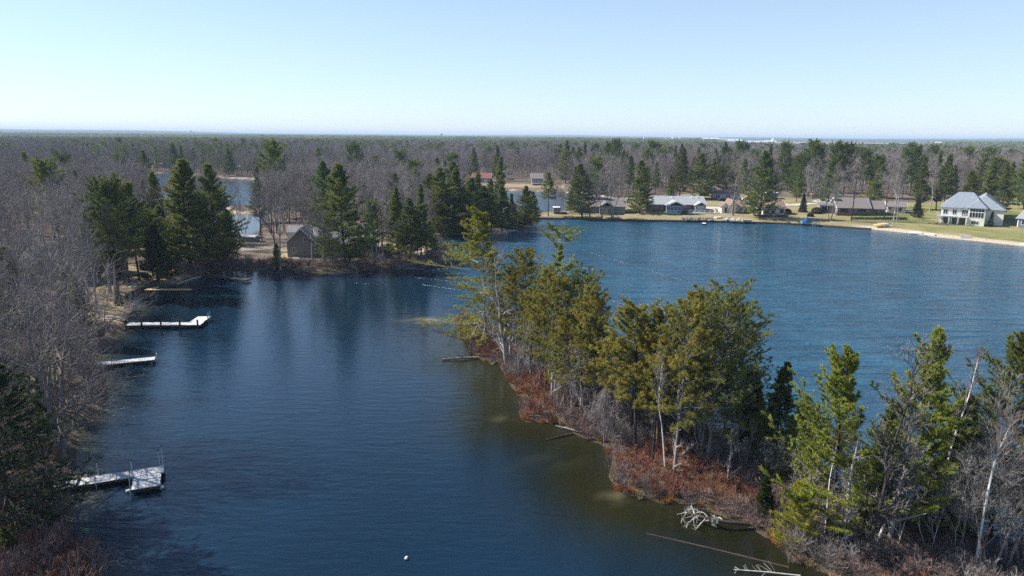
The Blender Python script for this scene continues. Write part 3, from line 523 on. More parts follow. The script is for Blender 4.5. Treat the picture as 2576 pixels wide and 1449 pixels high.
# the big house
A, Bq = q(5, 1665, 1000), q(5, 2140, 1042); H = House('big_white_house', 'big two-storey ivory house with hipped blue-grey roof and tall wall of windows', A, Bq); W_ = H.w; x1 = W_*.62
H.body(0, x1-.01, 1.2, 14, 5.1, 'ivory_siding', nm='wall'); H.body(x1, W_, -.6, 14.4, 5.6, 'ivory_siding', nm='wall'); H.body(W_+.01, W_+4.6, 4, 30, 4.9, 'ivory_siding', nm='wall')
H.roof(0, W_, 1.2, 16, 5.12, 'x', 4.1, 'blue_shingle', .5, W_*.37); H.roof(x1, W_, -.6, 9, 5.62, 'y', 2.0, 'blue_shingle', .45, 3.); H.roof(W_-5.5, W_+4.6, 4, 30, 4.92, 'y', 3.5, 'blue_shingle', .45, 5.)
H.win(x1+.35, 2.5, W_-x1-.7, 1.5, -.6, 5, nm='window'); H.win(x1+.35, 4.2, W_-x1-.7, .85, -.6, 5); H.win(x1+1.1, .5, 1.8, .9, -.6, 3); H.win(.5, 2.9, 1.2, 1.4, 1.2, 2); H.win(x1*.42, 2.9, 1.1, 1.4, 1.2, 2); H.win(x1*.76, 2.7, 1.6, 1.7, 1.2, 3)
[H.win(x1*k, .1, 1.6, 2, 1.2, 2, 'grey_siding', nm='door') for k in (.12, .42, .72)]; H.win(8.6, 2.9, .5, .8, W_+4.6, 1, side='r'); H.win(12.4, 2.9, .5, .8, W_+4.6, 1, side='r')
H.deck(-1, x1-.02, -1.4, 1.18, 2.5, 'white_paint', nm='balcony'); H.rail([(-1, 1), (-1, -1.4), (x1-.1, -1.4)], 2.5, hgt_=.9)
for k in (0.02, .33, .66, .97): H.bxp('pillar', 'white_paint', x1*k-.2, x1*k+.2, -1.35, -.95, -.5, 2.32)
H.bxp('patio', 'concrete', -.5, W_+1, -4, -.65, -.7, -.25)
H = House('navy_house', 'dark blue house corner with a grey roof cut by the right edge', q(5, 2500, 1048), q(5, 2760, 1075)); H.body(0, H.w, 0, 8, 2.7, 'navy_siding', ridge='x', rise=2.2, rm='grey_shingle'); H.win(1, .8, 1.8, 1.4, 0, 2)
g = G(); H.bxp('corner_board', 'white_paint', -.05, .15, -.04, -.004, 0, 2.6)
# trailer etc.
H = House('enclosed_trailer', 'dark boxy trailer with a white roof on the sandy strip', q(3, 942, 1052), q(3, 1025, 1054), 'trailer'); H.bxp('body', 'grey_siding', 0, H.w, 0, 3, .4, 2.1); H.bxp('roof', 'white_metal', -.05, H.w+.05, -.05, 3.05, 2.1, 2.25)
for xx in (.5, H.w-.5):
    g = G(); P = np.array([[[xx, -.12, .3], [xx, .12, .3]]]); g.tubes(P, np.full((1, 2), .3), 12); g.build('wheel', M['black_paint'], H.e)
H = House('flatbed_trailer', 'low black flatbed trailer parked right of the boxy trailer', q(3, 1030, 1058), q(3, 1112, 1058), 'trailer'); H.bxp('bed', 'black_paint', 0, H.w, 0, 2, .5, .7); H.bxp('headboard', 'black_paint', -.02, .06, 0, 2, .7, 1.1)
for xx in (.6, H.w-.6):
    g = G(); g.tubes(np.array([[[xx, -.12, .3], [xx, .12, .3]]]), np.full((1, 2), .3), 12); g.build('wheel', M['black_paint'], H.e)
# distant works at the airfield
def far(px, pw, r, h, m, nm, label, py=None, dome=False, dp=60, rise=0):
    d = RM @ np.array([(px-1288)/F, 0, -1.]); d = d/math.hypot(d[0], d[1]); p = np.array([d[0]*r, d[1]*r]); w_ = pw/F*r; z = gz(*p)-1
    e = empty(nm, (p[0], p[1], z), -math.atan2(d[0], d[1])); tag(e, label, 'tank' if dome else 'building'); g = G()
    if dome:
        R_1 = w_/2; zz = np.linspace(0, 1, 8); P = np.array([[[0, 0, v] for v in [0, h*.6, h*.75, h*.88, h*.96, h]]]); g.tubes(P, np.array([[1, 1, .92, .7, .4, .02]])*R_1, 20); g.build('shell', M[m], e, smooth=True)
    else:
        g.bx(-w_/2, w_/2, 0, dp, 0, h); g.build('wall', M[m], e); g = G(); hh = rise or h*.12
        g.add([[-w_/2-1, -1, h+.02], [w_/2+1, -1, h+.02], [w_/2+1, dp+1, h+.02], [-w_/2-1, dp+1, h+.02], [-w_/2-1, dp/2, h+hh], [w_/2+1, dp/2, h+hh]], [[0, 1, 5, 4], [2, 3, 4, 5]]); g.add([[-w_/2-1, -1, h+.02], [-w_/2-1, dp+1, h+.02], [-w_/2-1, dp/2, h+hh]], [[0, 1, 2]]); g.build('roof', M[m if m == 'pale_siding' else 'white_metal'], e)
for a in [(1793, 66, 3300, 20, 'pale_siding', 'hangar', 'huge pale aircraft hangar on the horizon'), (1762, 38, 3400, 23, 'white_metal', 'hangar', 'long white roofed hangar joined left of the huge pale one'), (1822, 34, 3250, 16, 'light_blue_metal', 'hangar_annex', 'light blue annex in front of the huge hangar'), (1718, 60, 3100, 17, 'white_metal', 'warehouse', 'long low white roofed warehouse left of the hangars'), (1640, 18, 3000, 16, 'white_metal', 'warehouse', 'small white block left of the two domed tanks'),
          (1602, 30, 2950, 11, 'white_metal', 'warehouse', 'low white sheds further left along the horizon'), (1700, 30, 2900, 11, 'white_metal', 'warehouse', 'low white shed in front of the domed tanks'), (1870, 34, 3100, 13, 'white_metal', 'warehouse', 'white sheds right of the hangars'), (1905, 26, 3000, 15, 'white_metal', 'warehouse', 'white block at the right end of the works'), (1465, 34, 2700, 13, 'white_metal', 'warehouse', 'pale sheds at the left end of the works'), (1530, 40, 2800, 13, 'white_metal', 'warehouse', 'long white roofs between the left sheds and the tanks'),
          (2445, 9, 2600, 17, 'white_metal', 'white_block', 'tiny white building far off at the right horizon'), (2310, 10, 2600, 17, 'light_blue_metal', 'blue_block', 'tiny light blue building in the far wood')]: far(*a)
for a in [(1655, 8, 3000, 22, 'slim white silo among the works'), (1670, 15, 3000, 26, 'left domed white tank on the horizon'), (1687, 13, 3020, 25, 'right domed white tank on the horizon'), (1602, 5, 2900, 25, 'slim white tank over the low sheds'), (1912, 6, 3000, 26, 'white tank at the right end of the works')]: far(a[0], a[1], a[2], a[3], 'white_metal', 'storage_tank', a[4], dome=True)
for px, r, h, s_, lb in ((1115, 4500, 42, 1, 'mushroom-shaped water tower on the horizon left of centre'), (515, 6000, 50, 1, 'faint water tower on the left horizon')):
    d = RM @ np.array([(px-1288)/F, 0, -1.]); d /= math.hypot(d[0], d[1]); e = empty('water_tower', (d[0]*r, d[1]*r, gz(d[0]*r, d[1]*r)-1)); tag(e, lb, 'water tower'); g = G(); g.tubes(np.array([[[0, 0, 0], [0, 0, h*.7]]]), np.array([[3, 2.2]]), 12); g.build('stem', M['grey_metal'], e)
    g = G(); z = np.linspace(0, 1, 9); g.tubes(np.stack([z*0, z*0, h*.66+z*h*.34], 1)[None], (np.sqrt(np.maximum(.002, 1-(2*z-1)**2))*10)[None], 16); g.build('bowl', M['grey_metal'], e, smooth=True)
# ---------------------------------------------------------------- docks
def dockmat():
    m = mat('deck_planks', (.68, .68, .67), .7, .3, .1, 3, col2=(.46, .45, .43)); n = m.node_tree; N = n.nodes; K = n.links; b = N['Principled BSDF']; tc = N.new('ShaderNodeTexCoord'); wv = N.new('ShaderNodeTexWave'); wv.wave_type = 'BANDS'; wv.bands_direction = 'X'; wv.inputs['Scale'].default_value = 1.4; K.new(tc.outputs['Object'], wv.inputs[0])
    bp = N.new('ShaderNodeBump'); bp.inputs['Strength'].default_value = .5; bp.inputs['Distance'].default_value = .02; K.new(wv.outputs[0], bp.inputs['Height']); K.new(bp.outputs[0], b.inputs['Normal']); return m
M['planks'] = dockmat()
def dock(name, label, A, B, wd, z=.5, top='planks', side_='wood_dark', posts=(), pm='grey_metal', seam=2.4, th=.22):
    a = at(*A, z); b = at(*B, z); L_ = math.hypot(b[0]-a[0], b[1]-a[1]); e = empty(name, (a[0], a[1], 0), math.atan2(b[1]-a[1], b[0]-a[0])); tag(e, label, 'dock'); n = max(1, round(L_/seam)); g = G()
    for i in range(n): g.bx(L_*i/n+.01, L_*(i+1)/n-.01, 0, wd, z-.045, z)
    g.build('decking', M[top], e); g = G(); g.bx(0, L_, -.03, wd+.03, z-th, z-.05); g.build('frame', M[side_], e)
    for x, y, h in posts: g = G(); g.tubes(np.array([[[x, y, -1.2], [x, y, h]]]), np.full((1, 2), .035 if pm == 'grey_metal' else .09), 8); g.bx(x-.06, x+.06, y-.06, y+.06, h-.04, h+.02); g.build('post', M[pm], e)
    return e, L_
e, L_ = dock('near_dock', 'white planked L-shaped dock with a wide platform, nearest the camera', q(8, 400, 735), q(8, 1368, 577), 1.25, .45, seam=3.0)
for x, y, h in ((L_*.17, -.08, 1.3), (L_*.17, 1.33, 1.3), (L_*.4, -.08, .9), (L_*.4, 1.33, 1.5), (L_*.7, -.08, .9), (L_*.7, 1.33, 1.2), (L_*.985, 1.33, 2.0), (L_*.955, 1.33, 1.7)): g = G(); g.tubes(np.array([[[x, y, -1], [x, y, h]]]), np.full((1, 2), .028), 8); g.build('post', M['grey_metal'], e); g = G(); g.bx(x-.05, x+.05, y-.05, y+.05, h-.02, h+.08); o = g.build('post_cap', M['black_paint'], e)
c0, c1, c2, c3 = [at(*q(8, *v), .45) for v in ((1095, 725), (1335, 690), (1335, 592), (1102, 622))]; g = G()
R0 = np.array(e.location)[:2]; an = e.rotation_euler[2]; ro = lambda p: ((p[0]-R0[0])*math.cos(an)+(p[1]-R0[1])*math.sin(an), -(p[0]-R0[0])*math.sin(an)+(p[1]-R0[1])*math.cos(an))
l0, l1 = ro(c0), ro(c1); px0, px1, py0 = l0[0], l1[0], (l0[1]+l1[1])/2
for i in range(2): g.bx(px0+(px1-px0)*i/2+.006, px0+(px1-px0)*(i+1)/2-.006, py0, -.04, .40, .45)
g.build('platform', M['planks'], e); g = G(); g.bx(px0, px1, py0-.02, -.05, .2, .395); g.build('platform_frame', M['wood_dark'], e)
for x, y, h in ((px0-.06, py0+.1, 1.6), (px0-.06, -.3, 1.9), (px1+.05, py0+.1, .8)): g = G(); g.tubes(np.array([[[x, y, -1], [x, y, h]]]), np.full((1, 2), .028), 8); g.build('post', M['grey_metal'], e)
for (x, y), lb in ((q(8, 1072, 738), 'white float at the left corner of the near dock platform'), (q(8, 1344, 706), 'white float at the right corner of the near dock platform'), (q(8, 1312, 708), 'dull pinkish float hanging under the near dock platform')):
    p = at(x, y, .12); g = G(); t = np.linspace(0, 1, 7); g.tubes(np.stack([t*.42-.21, t*.1, t*0], 1)[None], (np.sqrt(np.maximum(.01, 1-(2*t-1)**2))*.13)[None], 12); tag(g.build('float', M['white_paint' if 'white' in lb else 'pale_siding'], None, p, True), lb, 'float')
e, L_ = dock('l_shaped_dock', 'white dock with black posts and an angled end platform below the lawn point', q(11, 310, 1222), q(11, 1380, 1216), 1.5, .5, posts=[], seam=3.3)
for k in (.03, .235, .49, .74, .975): g = G(); x = L_*k; g.bx(x-.09, x+.09, -.22, -.05, -1, 1.25); g.bx(x-.09, x+.09, 1.55, 1.7, -1, 1.35) if k < .9 else None; g.build('post', M['black_paint'], e)
g = G(); g.bx(L_*.80, L_*.985, 1.52, 4.6, .455, .5); g.build('platform', M['planks'], e); g = G(); g.bx(L_*.80, L_*.985, 1.54, 4.58, .25, .45); g.build('platform_frame', M['wood_dark'], e); g = G(); g.bx(L_-.1, L_+.02, 3, 3.1, -1, 1.4); g.bx(L_-.1, L_+.02, 3.7, 3.8, -1, 1.4); g.bx(L_-.09, L_, 3.1, 3.7, .9, .96); g.build('ladder', M['teal'], e)
dock('narrow_dock', 'straight grey-white dock half hidden by the bare maple twigs', q(7, 780, 778), q(7, 1296, 726), 1.2, .45, posts=[(6.3, 1.3, .8)])
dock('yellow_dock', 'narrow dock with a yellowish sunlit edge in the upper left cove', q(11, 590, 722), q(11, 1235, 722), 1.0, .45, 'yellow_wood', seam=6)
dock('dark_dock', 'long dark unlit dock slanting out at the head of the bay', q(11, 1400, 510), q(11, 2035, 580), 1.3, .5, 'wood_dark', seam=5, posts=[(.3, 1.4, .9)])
e, L_ = dock('swim_dock', 'short white dock at the foot of the boulder bank', q(4, 1093, 1172), q(4, 1140, 1174), 3, .45, seam=3)
# seawalls
def seawall(pts, top, m, name, label, th=.3):
    g = G(); P = [at(*p) for p in pts]
    for a, b in zip(P[:-1], P[1:]):
        L_ = math.hypot(b[0]-a[0], b[1]-a[1]); c, s_ = (b[0]-a[0])/L_, (b[1]-a[1])/L_; g.box(((a[0]+b[0])/2, (a[1]+b[1])/2, top/2-.4), (L_+.02, th, top+.8), [[c, -s_, 0], [s_, c, 0], [0, 0, 1]])
    tag(g.build(name, M[m]), label, 'seawall')
seawall([(315, 820), (320, 807), (339, 789), (341, 781), (334, 775)], .75, 'wood_dark', 'seawall', 'low timber seawall round the lawn point by the white L-shaped dock'); seawall([(318, 752), (340, 740), (364, 727), (400, 717)], .8, 'wood_dark', 'seawall', 'dark straight timber seawall below the dry lawn')
seawall([(1350, 551.5), (1464, 552.5), (1605, 556.5), (1687, 557.5), (1808, 559.5), (1949, 563.5), (2050, 568.5), (2068, 570.5), (2192, 578.5)], .5, 'wood_dark', 'seawall', 'long dark timber seawall in front of the far shore houses')
seawall([q(12, 1675, 575), q(12, 1740, 585), q(12, 1800, 570)], 1.5, 'brown_siding', 'retaining_wall', 'brown curved retaining wall right of the peninsula house')
# driveways
def path(name, pts, wd, m, dz=.05):
    P = np.array([gat(*p) for p in pts]); t = np.linspace(0, 1, 40); c = np.linspace(0, 1, len(P)); X_ = np.interp(t, c, P[:, 0]); Y_ = np.interp(t, c, P[:, 1]); T = nrm(np.stack([np.gradient(X_), np.gradient(Y_)], 1)); Nn = np.stack([-T[:, 1], T[:, 0]], 1)*wd/2
    V = []
    for k in np.linspace(-1, 1, 5): x_, y_ = X_+Nn[:, 0]*k, Y_+Nn[:, 1]*k; V.append(np.stack([x_, y_, hgt(x_, y_)+dz], 1))
    V = np.stack(V, 1); i = np.arange(200).reshape(40, 5); f = np.stack([i[:-1, :-1], i[:-1, 1:], i[1:, 1:], i[1:, :-1]], -1).reshape(-1, 4); tag(obj(name, mesh(name, V, [f], M[m])), kind='structure')
path('driveway', [q(4, 1130, 985), q(4, 1230, 972), q(4, 1345, 985)], 6, 'concrete'); path('road', [q(3, 1100, 780), q(3, 1300, 785), q(4, 0, 858), q(4, 400, 858), q(4, 900, 845), q(4, 1200, 880)], 3.5, 'concrete'); path('road', [q(4, 1700, 870), q(4, 2200, 945), q(5, 60, 815), q(5, 330, 790), q(5, 560, 700)], 5, 'concrete'); path('driveway', [q(12, 20, 520), q(12, 320, 505), q(12, 480, 470)], 4, 'gravel'); path('road', [q(5, 2300, 770), q(5, 2576, 800)], 5, 'concrete')
# hedge, tarp boats, stacked docks, lift
g = G()
for (x0, x1_, y, hh) in ((725, 1140, 925, 1.3), (725, 1305, 968, .9)):
    a, b = gat(*q(5, x0, y)), gat(*q(5, x1_, y)); n = 5200; t = rng.random(n)[:, None]; p = a+(b-a)*t; o_ = rng.normal(size=(n, 3))*[.3, .55, .28]; hump = .65+.35*np.sin(t*40)**2; p = p+o_*[1, 1, 0]; p[:, 2] += hh*hump[:, 0]*(.5+np.clip(o_[:, 2], -.45, .45)); g.blades(p, nrm(rng.normal(size=(n, 3))+[0, 0, .6]), .22, .12)
tag(g.build('hedge', M['dark_needles']), 'low dark clipped hedge in two rows before the ranch house', 'hedge')
for i, (x, lb) in enumerate(((1388, 'left'), (1470, 'middle'), (1548, 'right'))):
    a = gat(*q(4, x-25, 1148)); g = G(); t = np.linspace(0, 1, 8); L_ = 3.6-.3*i; wv = .62*np.sqrt(np.maximum(.02, 1-(t*1.15-.25)**4*.9)); v = []
    for j in range(8): 
        for ang in np.linspace(0, PI, 7): v.append([math.cos(ang)*wv[j], t[j]*L_, .15+math.sin(ang)*.5*(1-.3*t[j])])
    k_ = np.arange(56).reshape(8, 7); f = np.stack([k_[:-1, :-1], k_[:-1, 1:], k_[1:, 1:], k_[1:, :-1]], -1).reshape(-1, 4); g.add(v, f); o = g.build('upturned_boat', M['white_metal'], None, a, True); o.rotation_euler = (.12, 0, -.62); g2 = G(); g2.bx(-.03, .03, 0, L_, .62, .68); g2.build('keel', M['grey_metal'], o); tag(o, '%s one of three white boats lying upturned on the far lawn' % lb, 'boat', 'upturned white boats')
def stack(name, A, B, dep, n, m, label, cat, legs=True):
    a, b = gat(*A), gat(*B); L_ = math.hypot(b[0]-a[0], b[1]-a[1]); e = empty(name, a, math.atan2(b[1]-a[1], b[0]-a[0])); tag(e, label, cat)
    for i in range(n): g = G(); [g.bx(L_*k/3+.02, L_*(k+1)/3-.02, i*.12, dep+i*.1, .1+i*.2, .24+i*.2) for k in range(3)]; g.build('dock_section', M[m], e)
    if legs:
        for x in (.15, L_-.15): g = G(); g.bx(x-.05, x+.05, .1, .2, -.3, .12+n*.26); g.build('leg', M['grey_metal'], e)
stack('dock_stack', q(4, 1275, 1110), q(4, 1350, 1105), 1.2, 2, 'aluminium', 'pale stacked dock sections left of the upturned boats', 'dock sections'); stack('dock_stack', q(5, 1335, 1122), q(5, 1480, 1130), 2, 2, 'white_metal', 'white dock sections lying on the beach, left pile', 'dock sections'); stack('dock_stack', q(5, 1490, 1140), q(5, 1612, 1148), 1.6, 2, 'white_metal', 'white dock sections lying on the beach, right pile', 'dock sections')
stack('dock_rack', q(5, 1885, 1168), q(5, 1992, 1170), .6, 4, 'grey_metal', 'grey metal rack of dock frames standing on the beach grass', 'dock sections'); stack('dock_stack', q(5, 2530, 1243), q(5, 2600, 1252), 1.6, 1, 'white_metal', 'white dock section on the sand at the right edge', 'dock sections'); stack('dock_stack', q(4, 1600, 1150), q(4, 1720, 1152), 1.8, 3, 'grey_wood', 'jumble of weathered dock frames right of the upturned boats', 'dock sections')
b = gat(*q(5, 1055, 1050)); e = empty('boat_lift', b, .1); tag(e, 'dark metal boat lift frame with tan canopy on the lawn by two bare trees', 'boat lift')
for y in (0, 2.4):
    g = G(); g.bx(0, 4.6, y, y+.1, .3, .42); g.bx(0, 4.6, y, y+.1, 1.5, 1.6); [g.bx(x, x+.1, y, y+.1, 0, 1.6) for x in (0, 1.5, 3, 4.5)]; g.build('side_frame', M['grey_wood'], e)
g = G(); [g.bx(x, x+.1, .1, 2.4, .3, .4) for x in (.5, 2, 3.5)]; g.build('cross_beam', M['grey_metal'], e); g = G(); g.add([[-2.2, .3, .5], [1.6, .2, 1.0], [1.8, 2.2, 1.1], [-1.8, 2.2, .55], [-2.2, .3, .42], [1.6, .2, .92], [1.8, 2.2, 1.02], [-1.8, 2.2, .47]], [[0, 1, 2, 3], [7, 6, 5, 4], [0, 4, 5, 1], [1, 5, 6, 2], [2, 6, 7, 3], [3, 7, 4, 0]]); g.build('canopy', M['yellow_wood'], e)
b = gat(*q(4, 2345, 1172)); e = empty('covered_boat', b, .15); tag(e, 'boat under a peaked dark blue tarpaulin on the far seawall', 'boat'); g = G(); xs_ = [0, 1.0, 2.2, 3.6]; zs_ = [.3, 1.3, 1.9, .8]; v = []
for x_, z_ in zip(xs_, zs_): v += [[x_, 0, .05], [x_, 1.1, z_], [x_, 2.2, .05]]
g.add(v, [[i*3+j, i*3+j+3, i*3+j+4, i*3+j+1] for i in range(3) for j in (0, 1)]); g.build('tarpaulin', M['blue_tarp'], e); g = G(); g.bx(.3, 3.4, .4, 1.8, -.1, .5); g.build('hull', M['grey_metal'], e)
stack('boat_ramp', q(4, 2470, 1185), q(4, 2545, 1190), 2.2, 2, 'slate_siding', 'grey-blue boat platform with white end right of the blue tarpaulin', 'platform')
# swing frames, fire pit, flagpole
for i, (x, y) in enumerate(((1010, 440), (1135, 445))):
    b = gat(*q(11, x, y)); e = empty('swing_frame', b, .2); tag(e, '%s wooden swing frame on the tan lawn under the left pines' % ('left' if i == 0 else 'right'), 'swing')
    g = G(); g.tubes(np.array([[[-.7, -.6, 0], [-.5, 0, 2]], [[-.7, .6, 0], [-.5, 0, 2]], [[.7, -.6, 0], [.5, 0, 2]], [[.7, .6, 0], [.5, 0, 2]], [[-.6, 0, 2], [.6, 0, 2]]]), np.full((5, 2), .05), 6); g.build('frame', M['wood_dark'], e); g = G(); g.bx(-.4, .4, -.25, .25, .5, .56); g.bx(-.38, -.36, 0, .02, .56, 2); g.bx(.36, .38, 0, .02, .56, 2); g.build('seat', M['brown_siding'], e)
b = gat(*q(11, 1090, 520)); g = G(); g.tubes(np.array([[[0, 0, -.2], [0, 0, 1.7]]]), np.full((1, 2), .07), 8); tag(g.build('lamp_post', M['wood_dark'], None, b), 'short dark post standing on the tan lawn near the swings', 'post')
b = gat(*q(11, 435, 683)); g = G(); a = np.linspace(0, 2*PI, 13); g.tubes(np.stack([np.cos(a)*.6, np.sin(a)*.6, a*0+.1], 1)[None], np.full((1, 13), .13), 6); tag(g.build('fire_ring', M['concrete'], None, b), 'pale stone fire ring on the dry lawn', 'fire pit')
b = gat(*q(11, 140, 1128)); g = G(); g.tubes(np.stack([np.cos(a)*.9, np.sin(a)*.6, a*0+.1], 1)[None], np.full((1, 13), .09), 6); tag(g.build('fire_ring', M['grey_wood'], None, b), 'grey ring on the green lawn point above the white dock', 'fire pit')
b = gat(*q(4, 1238, 866)); g = G(); g.tubes(np.array([[[0, 0, -.2], [0, 0, 4.6]]]), np.full((1, 2), .06), 8); g.box((-.5, 0, 3.7), (1.3, .05, .5), np.array(Matrix.Rotation(-.8, 3, 'Y'))); tag(g.build('flagpole', M['white_paint'], None, b), 'white flagpole with a drooping pale flag by the set-back house', 'flagpole')
# round lawn shrubs
def shrub(A, r, label, m='cedar_scales'):
    b = gat(*A); n = int(2200*r); d = nrm(rng.normal(size=(n, 3))); p = d*[1, 1, .8]*r*(.75+.3*rng.random((n, 1))); p[:, 2] = np.abs(p[:, 2]+.4*r); g = G(); g.blades(p, nrm(d+rng.normal(size=d.shape)*.5), .3, .14); tag(g.build('shrub', M[m], None, b), label, 'shrub')
shrub(q(5, 340, 905), 1.7, 'big rounded evergreen shrub left of the ranch house garage'); shrub(q(4, 2445, 1085), .9, 'small dark shrub behind the blue tarpaulin boat', 'dark_needles'); shrub(q(5, 20, 905), 1.3, 'round olive shrub on the lawn by the set-back road'); shrub(q(4, 1560, 1048), .7, 'reddish shrub against the cream wall, left', 'brown_twigs'); shrub(q(4, 1650, 1048), .7, 'reddish shrub against the cream wall, right', 'brown_twigs'); shrub(q(4, 870, 1055), .9, 'brown shrub between the decks of the slate house', 'brown_twigs'); shrub(q(4, 1355, 890), .9, 'dark shrub before the set-back house', 'dark_needles')
# goose
b = at(1022.5, 1406, 0); e = empty('goose', b, 1.35); e.scale = (.75, .75, .8); tag(e, 'lone goose with a white body and black neck swimming near the bottom', 'goose'); g = G(); t = np.linspace(0, 1, 9); g.tubes(np.stack([t*.56-.28, t*0, .06+.1*(1-t)**2], 1)[None], (np.array([.02, .09, .14, .165, .17, .165, .14, .1, .03])*.75)[None], 12); g.build('body', M['white_paint'], e, smooth=True)
g = G(); g.tubes(np.array([[[.2, 0, .1], [.3, 0, .24], [.32, 0, .38], [.33, 0, .47], [.4, 0, .48], [.47, 0, .46]]]), np.array([[.06, .04, .035, .045, .035, .01]]), 8); g.build('neck_and_head', M['black_paint'], e, smooth=True)
# foam lines raised by the wind
def streak(g, A, B, w_, n=26, gap=.35):
    a, b = at(*A, .02), at(*B, .02); T = nrm((b-a)[None])[0]; L_ = np.linalg.norm(b-a); Nn = np.array([-T[1], T[0], 0])
    for i in range(n):
        if rng.random() < gap: continue
        s0 = i/n; s1 = s0+(.4+.7*rng.random())/n; w2 = w_*(.3+.9*rng.random()); o0 = rng.normal()*w_*.7; p0, p1 = a+T*L_*s0+Nn*o0, a+T*L_*s1+Nn*(o0+rng.normal()*w_*.4); c_ = (p0+p1)/2
        g.add([p0, c_-Nn*w2*.5, p1, c_+Nn*w2*.5], [[0, 1, 2, 3]])
g = G()
for A, B, w_, n, gp in [(q(6, 840, 365), q(6, 1290, 450), .22, 40, .3), (q(6, 1150, 300), q(6, 1880, 520), .16, 70, .5), (q(6, 1310, 640), q(6, 1740, 745), .26, 44, .15), (q(6, 1350, 740), q(6, 1560, 800), .14, 20, .5), (q(6, 1840, 640), q(6, 2140, 715), .14, 36, .45), (q(6, 1480, 560), q(6, 2100, 700), .08, 40, .7), (q(6, 1450, 310), q(6, 2050, 400), .14, 44, .65), (q(6, 0, 490), q(6, 330, 530), .12, 28, .45), (q(6, 90, 545), q(6, 340, 582), .15, 28, .3),
                        (q(2, 1430, 1320), q(2, 1850, 1365), .14, 34, .45), (q(2, 1540, 1385), q(2, 1830, 1430), .16, 26, .35), (q(2, 970, 1370), q(2, 1090, 1380), .16, 14, .5), (q(6, 2370, 990), q(6, 2500, 1030), .14, 12, .4), (q(10, 820, 90), q(10, 1000, 130), .08, 16, .4), (q(12, 560, 835), q(12, 920, 855), .14, 24, .5), (q(6, 2180, 560), q(6, 2560, 680), .07, 30, .7)]: streak(g, A, B, w_, n, gp)
M['foam'] = mat('foam', (.55, .62, .66), .8, .2, .2, 4); tag(g.build('foam', M['foam']), 'broken white foam lines drawn across the lake by the wind', kind='stuff')
# ---------------------------------------------------------------- tree kinds
PR = {}
def proto(k, ab, H, tm, cm):
    a, b = ab; PR[k] = (a.mesh('trunk', M[tm], True), b.mesh('crown', M[cm]), H)
def grove(k):
    if k in PR: return
    B = dict(
      near1=lambda: proto(k, bare(13, .24, .42, (12, 6, 6, 3), .25, .3, .013), 13, 'bark', 'twigs'),
      near2=lambda: proto(k, bare(13, .18, .36, (9, 6, 6, 3), .3, .5, .013, 3), 13, 'bark', 'grey_twigs'),
      near3=lambda: proto(k, bare(14, .19, .33, (13, 6, 5, 3), .3, .6, .013), 14, 'grey_bark', 'twigs'),
      near4=lambda: proto(k, bare(12, .15, .34, (8, 6, 6, 3), .15, .6, .013, 4), 12, 'bark', 'dark_twigs'),
      mid1=lambda: proto(k, bare(14, .17, .36, (14, 7, 7, 3), .3, .45, .018), 14, 'bark', 'twigs'),
      mid2=lambda: proto(k, bare(14, .15, .31, (13, 7, 7, 3), .35, .7, .018), 14, 'grey_bark', 'twigs'),
      mid3=lambda: proto(k, bare(14, .15, .34, (9, 7, 6, 3), .25, .6, .016, 3), 14, 'bark', 'twigs'),
      mid4=lambda: proto(k, bare(14, .19, .42, (13, 7, 6, 3), .35, .35, .016), 14, 'dark_bark', 'grey_twigs'),
      wp1=lambda: proto(k, white_pine(18, 4.4, .22, .1, .55, 7, 9, 6, 4, .46, .10), 18, 'dark_bark', 'far_pine_needles'),
      wp2=lambda: proto(k, white_pine(18, 4.0, .2, .18, .6, 7, 9, 6, 4, .46, .10, prof=lambda t: np.minimum(1, (1-t)*1.15+.05)*(.55+.45*np.sin(t*9)**2)), 18, 'dark_bark', 'far_pine_needles'),
      wp3=lambda: proto(k, white_pine(18, 4.6, .22, .32, .6, 7, 10, 6, 4, .46, .10, prof=lambda t: np.sqrt(np.maximum(.03, 1-(1.7*t-.7)**2)), e=(0, 55)), 18, 'dark_bark', 'far_pine_needles'),
      wp4=lambda: proto(k, white_pine(18, 3.5, .2, .08, .5, 7, 9, 6, 4, .44, .10, prof=lambda t: (1-t)**.8*1.05+.04), 18, 'dark_bark', 'pine_needles'),
      wp5=lambda: proto(k, white_pine(18, 4.0, .2, .42, .7, 6, 9, 6, 4, .46, .10, prof=lambda t: np.minimum(1, (1-t)*1.5+.1)*(.45+.55*np.sin(t*7+1)**2), jit=.45), 18, 'dark_bark', 'far_pine_needles'),
      spr=lambda: proto(k, spruce(10, 2.1, .3, .07, 5), 10, 'dark_bark', 'blue_spruce'),
      ced=lambda: proto(k, cedar(8, 1.7, .12, ln=.3, wd=.09), 8, 'bark', 'cedar_scales'),
      rp1=lambda: proto(k, red_pine(17, 3.7, .17, .36, cnt=10, k=42, cl=.25, wd=.045), 17, 'bark', 'olive_needles'),
      rp2=lambda: proto(k, red_pine(16, 3.3, .16, .3, sp=.45, cnt=9, k=42, cl=.25, wd=.045), 16, 'red_bark', 'olive_needles'),
      rp3=lambda: proto(k, red_pine(15, 2.7, .13, .45, sp=.45, nb=5, cnt=8, k=42, cl=.25, wd=.045), 15, 'dark_bark', 'olive_needles'),
      rp4=lambda: proto(k, red_pine(18, 4.5, .18, .26, sp=.5, cnt=9, k=42, cl=.25, wd=.045), 18, 'bark', 'pine_needles'),
      small_bare=lambda: proto(k, bare(6, .05, .33, (9, 5, 5, 3), .25, .6, .009, 2), 6, 'grey_bark', 'grey_twigs'),
      small_snag=lambda: proto(k, snag(8, 1.6, n=(16, 5, 4, 0)), 8, 'grey_bark', 'grey_twigs'),
    ); B[k]()
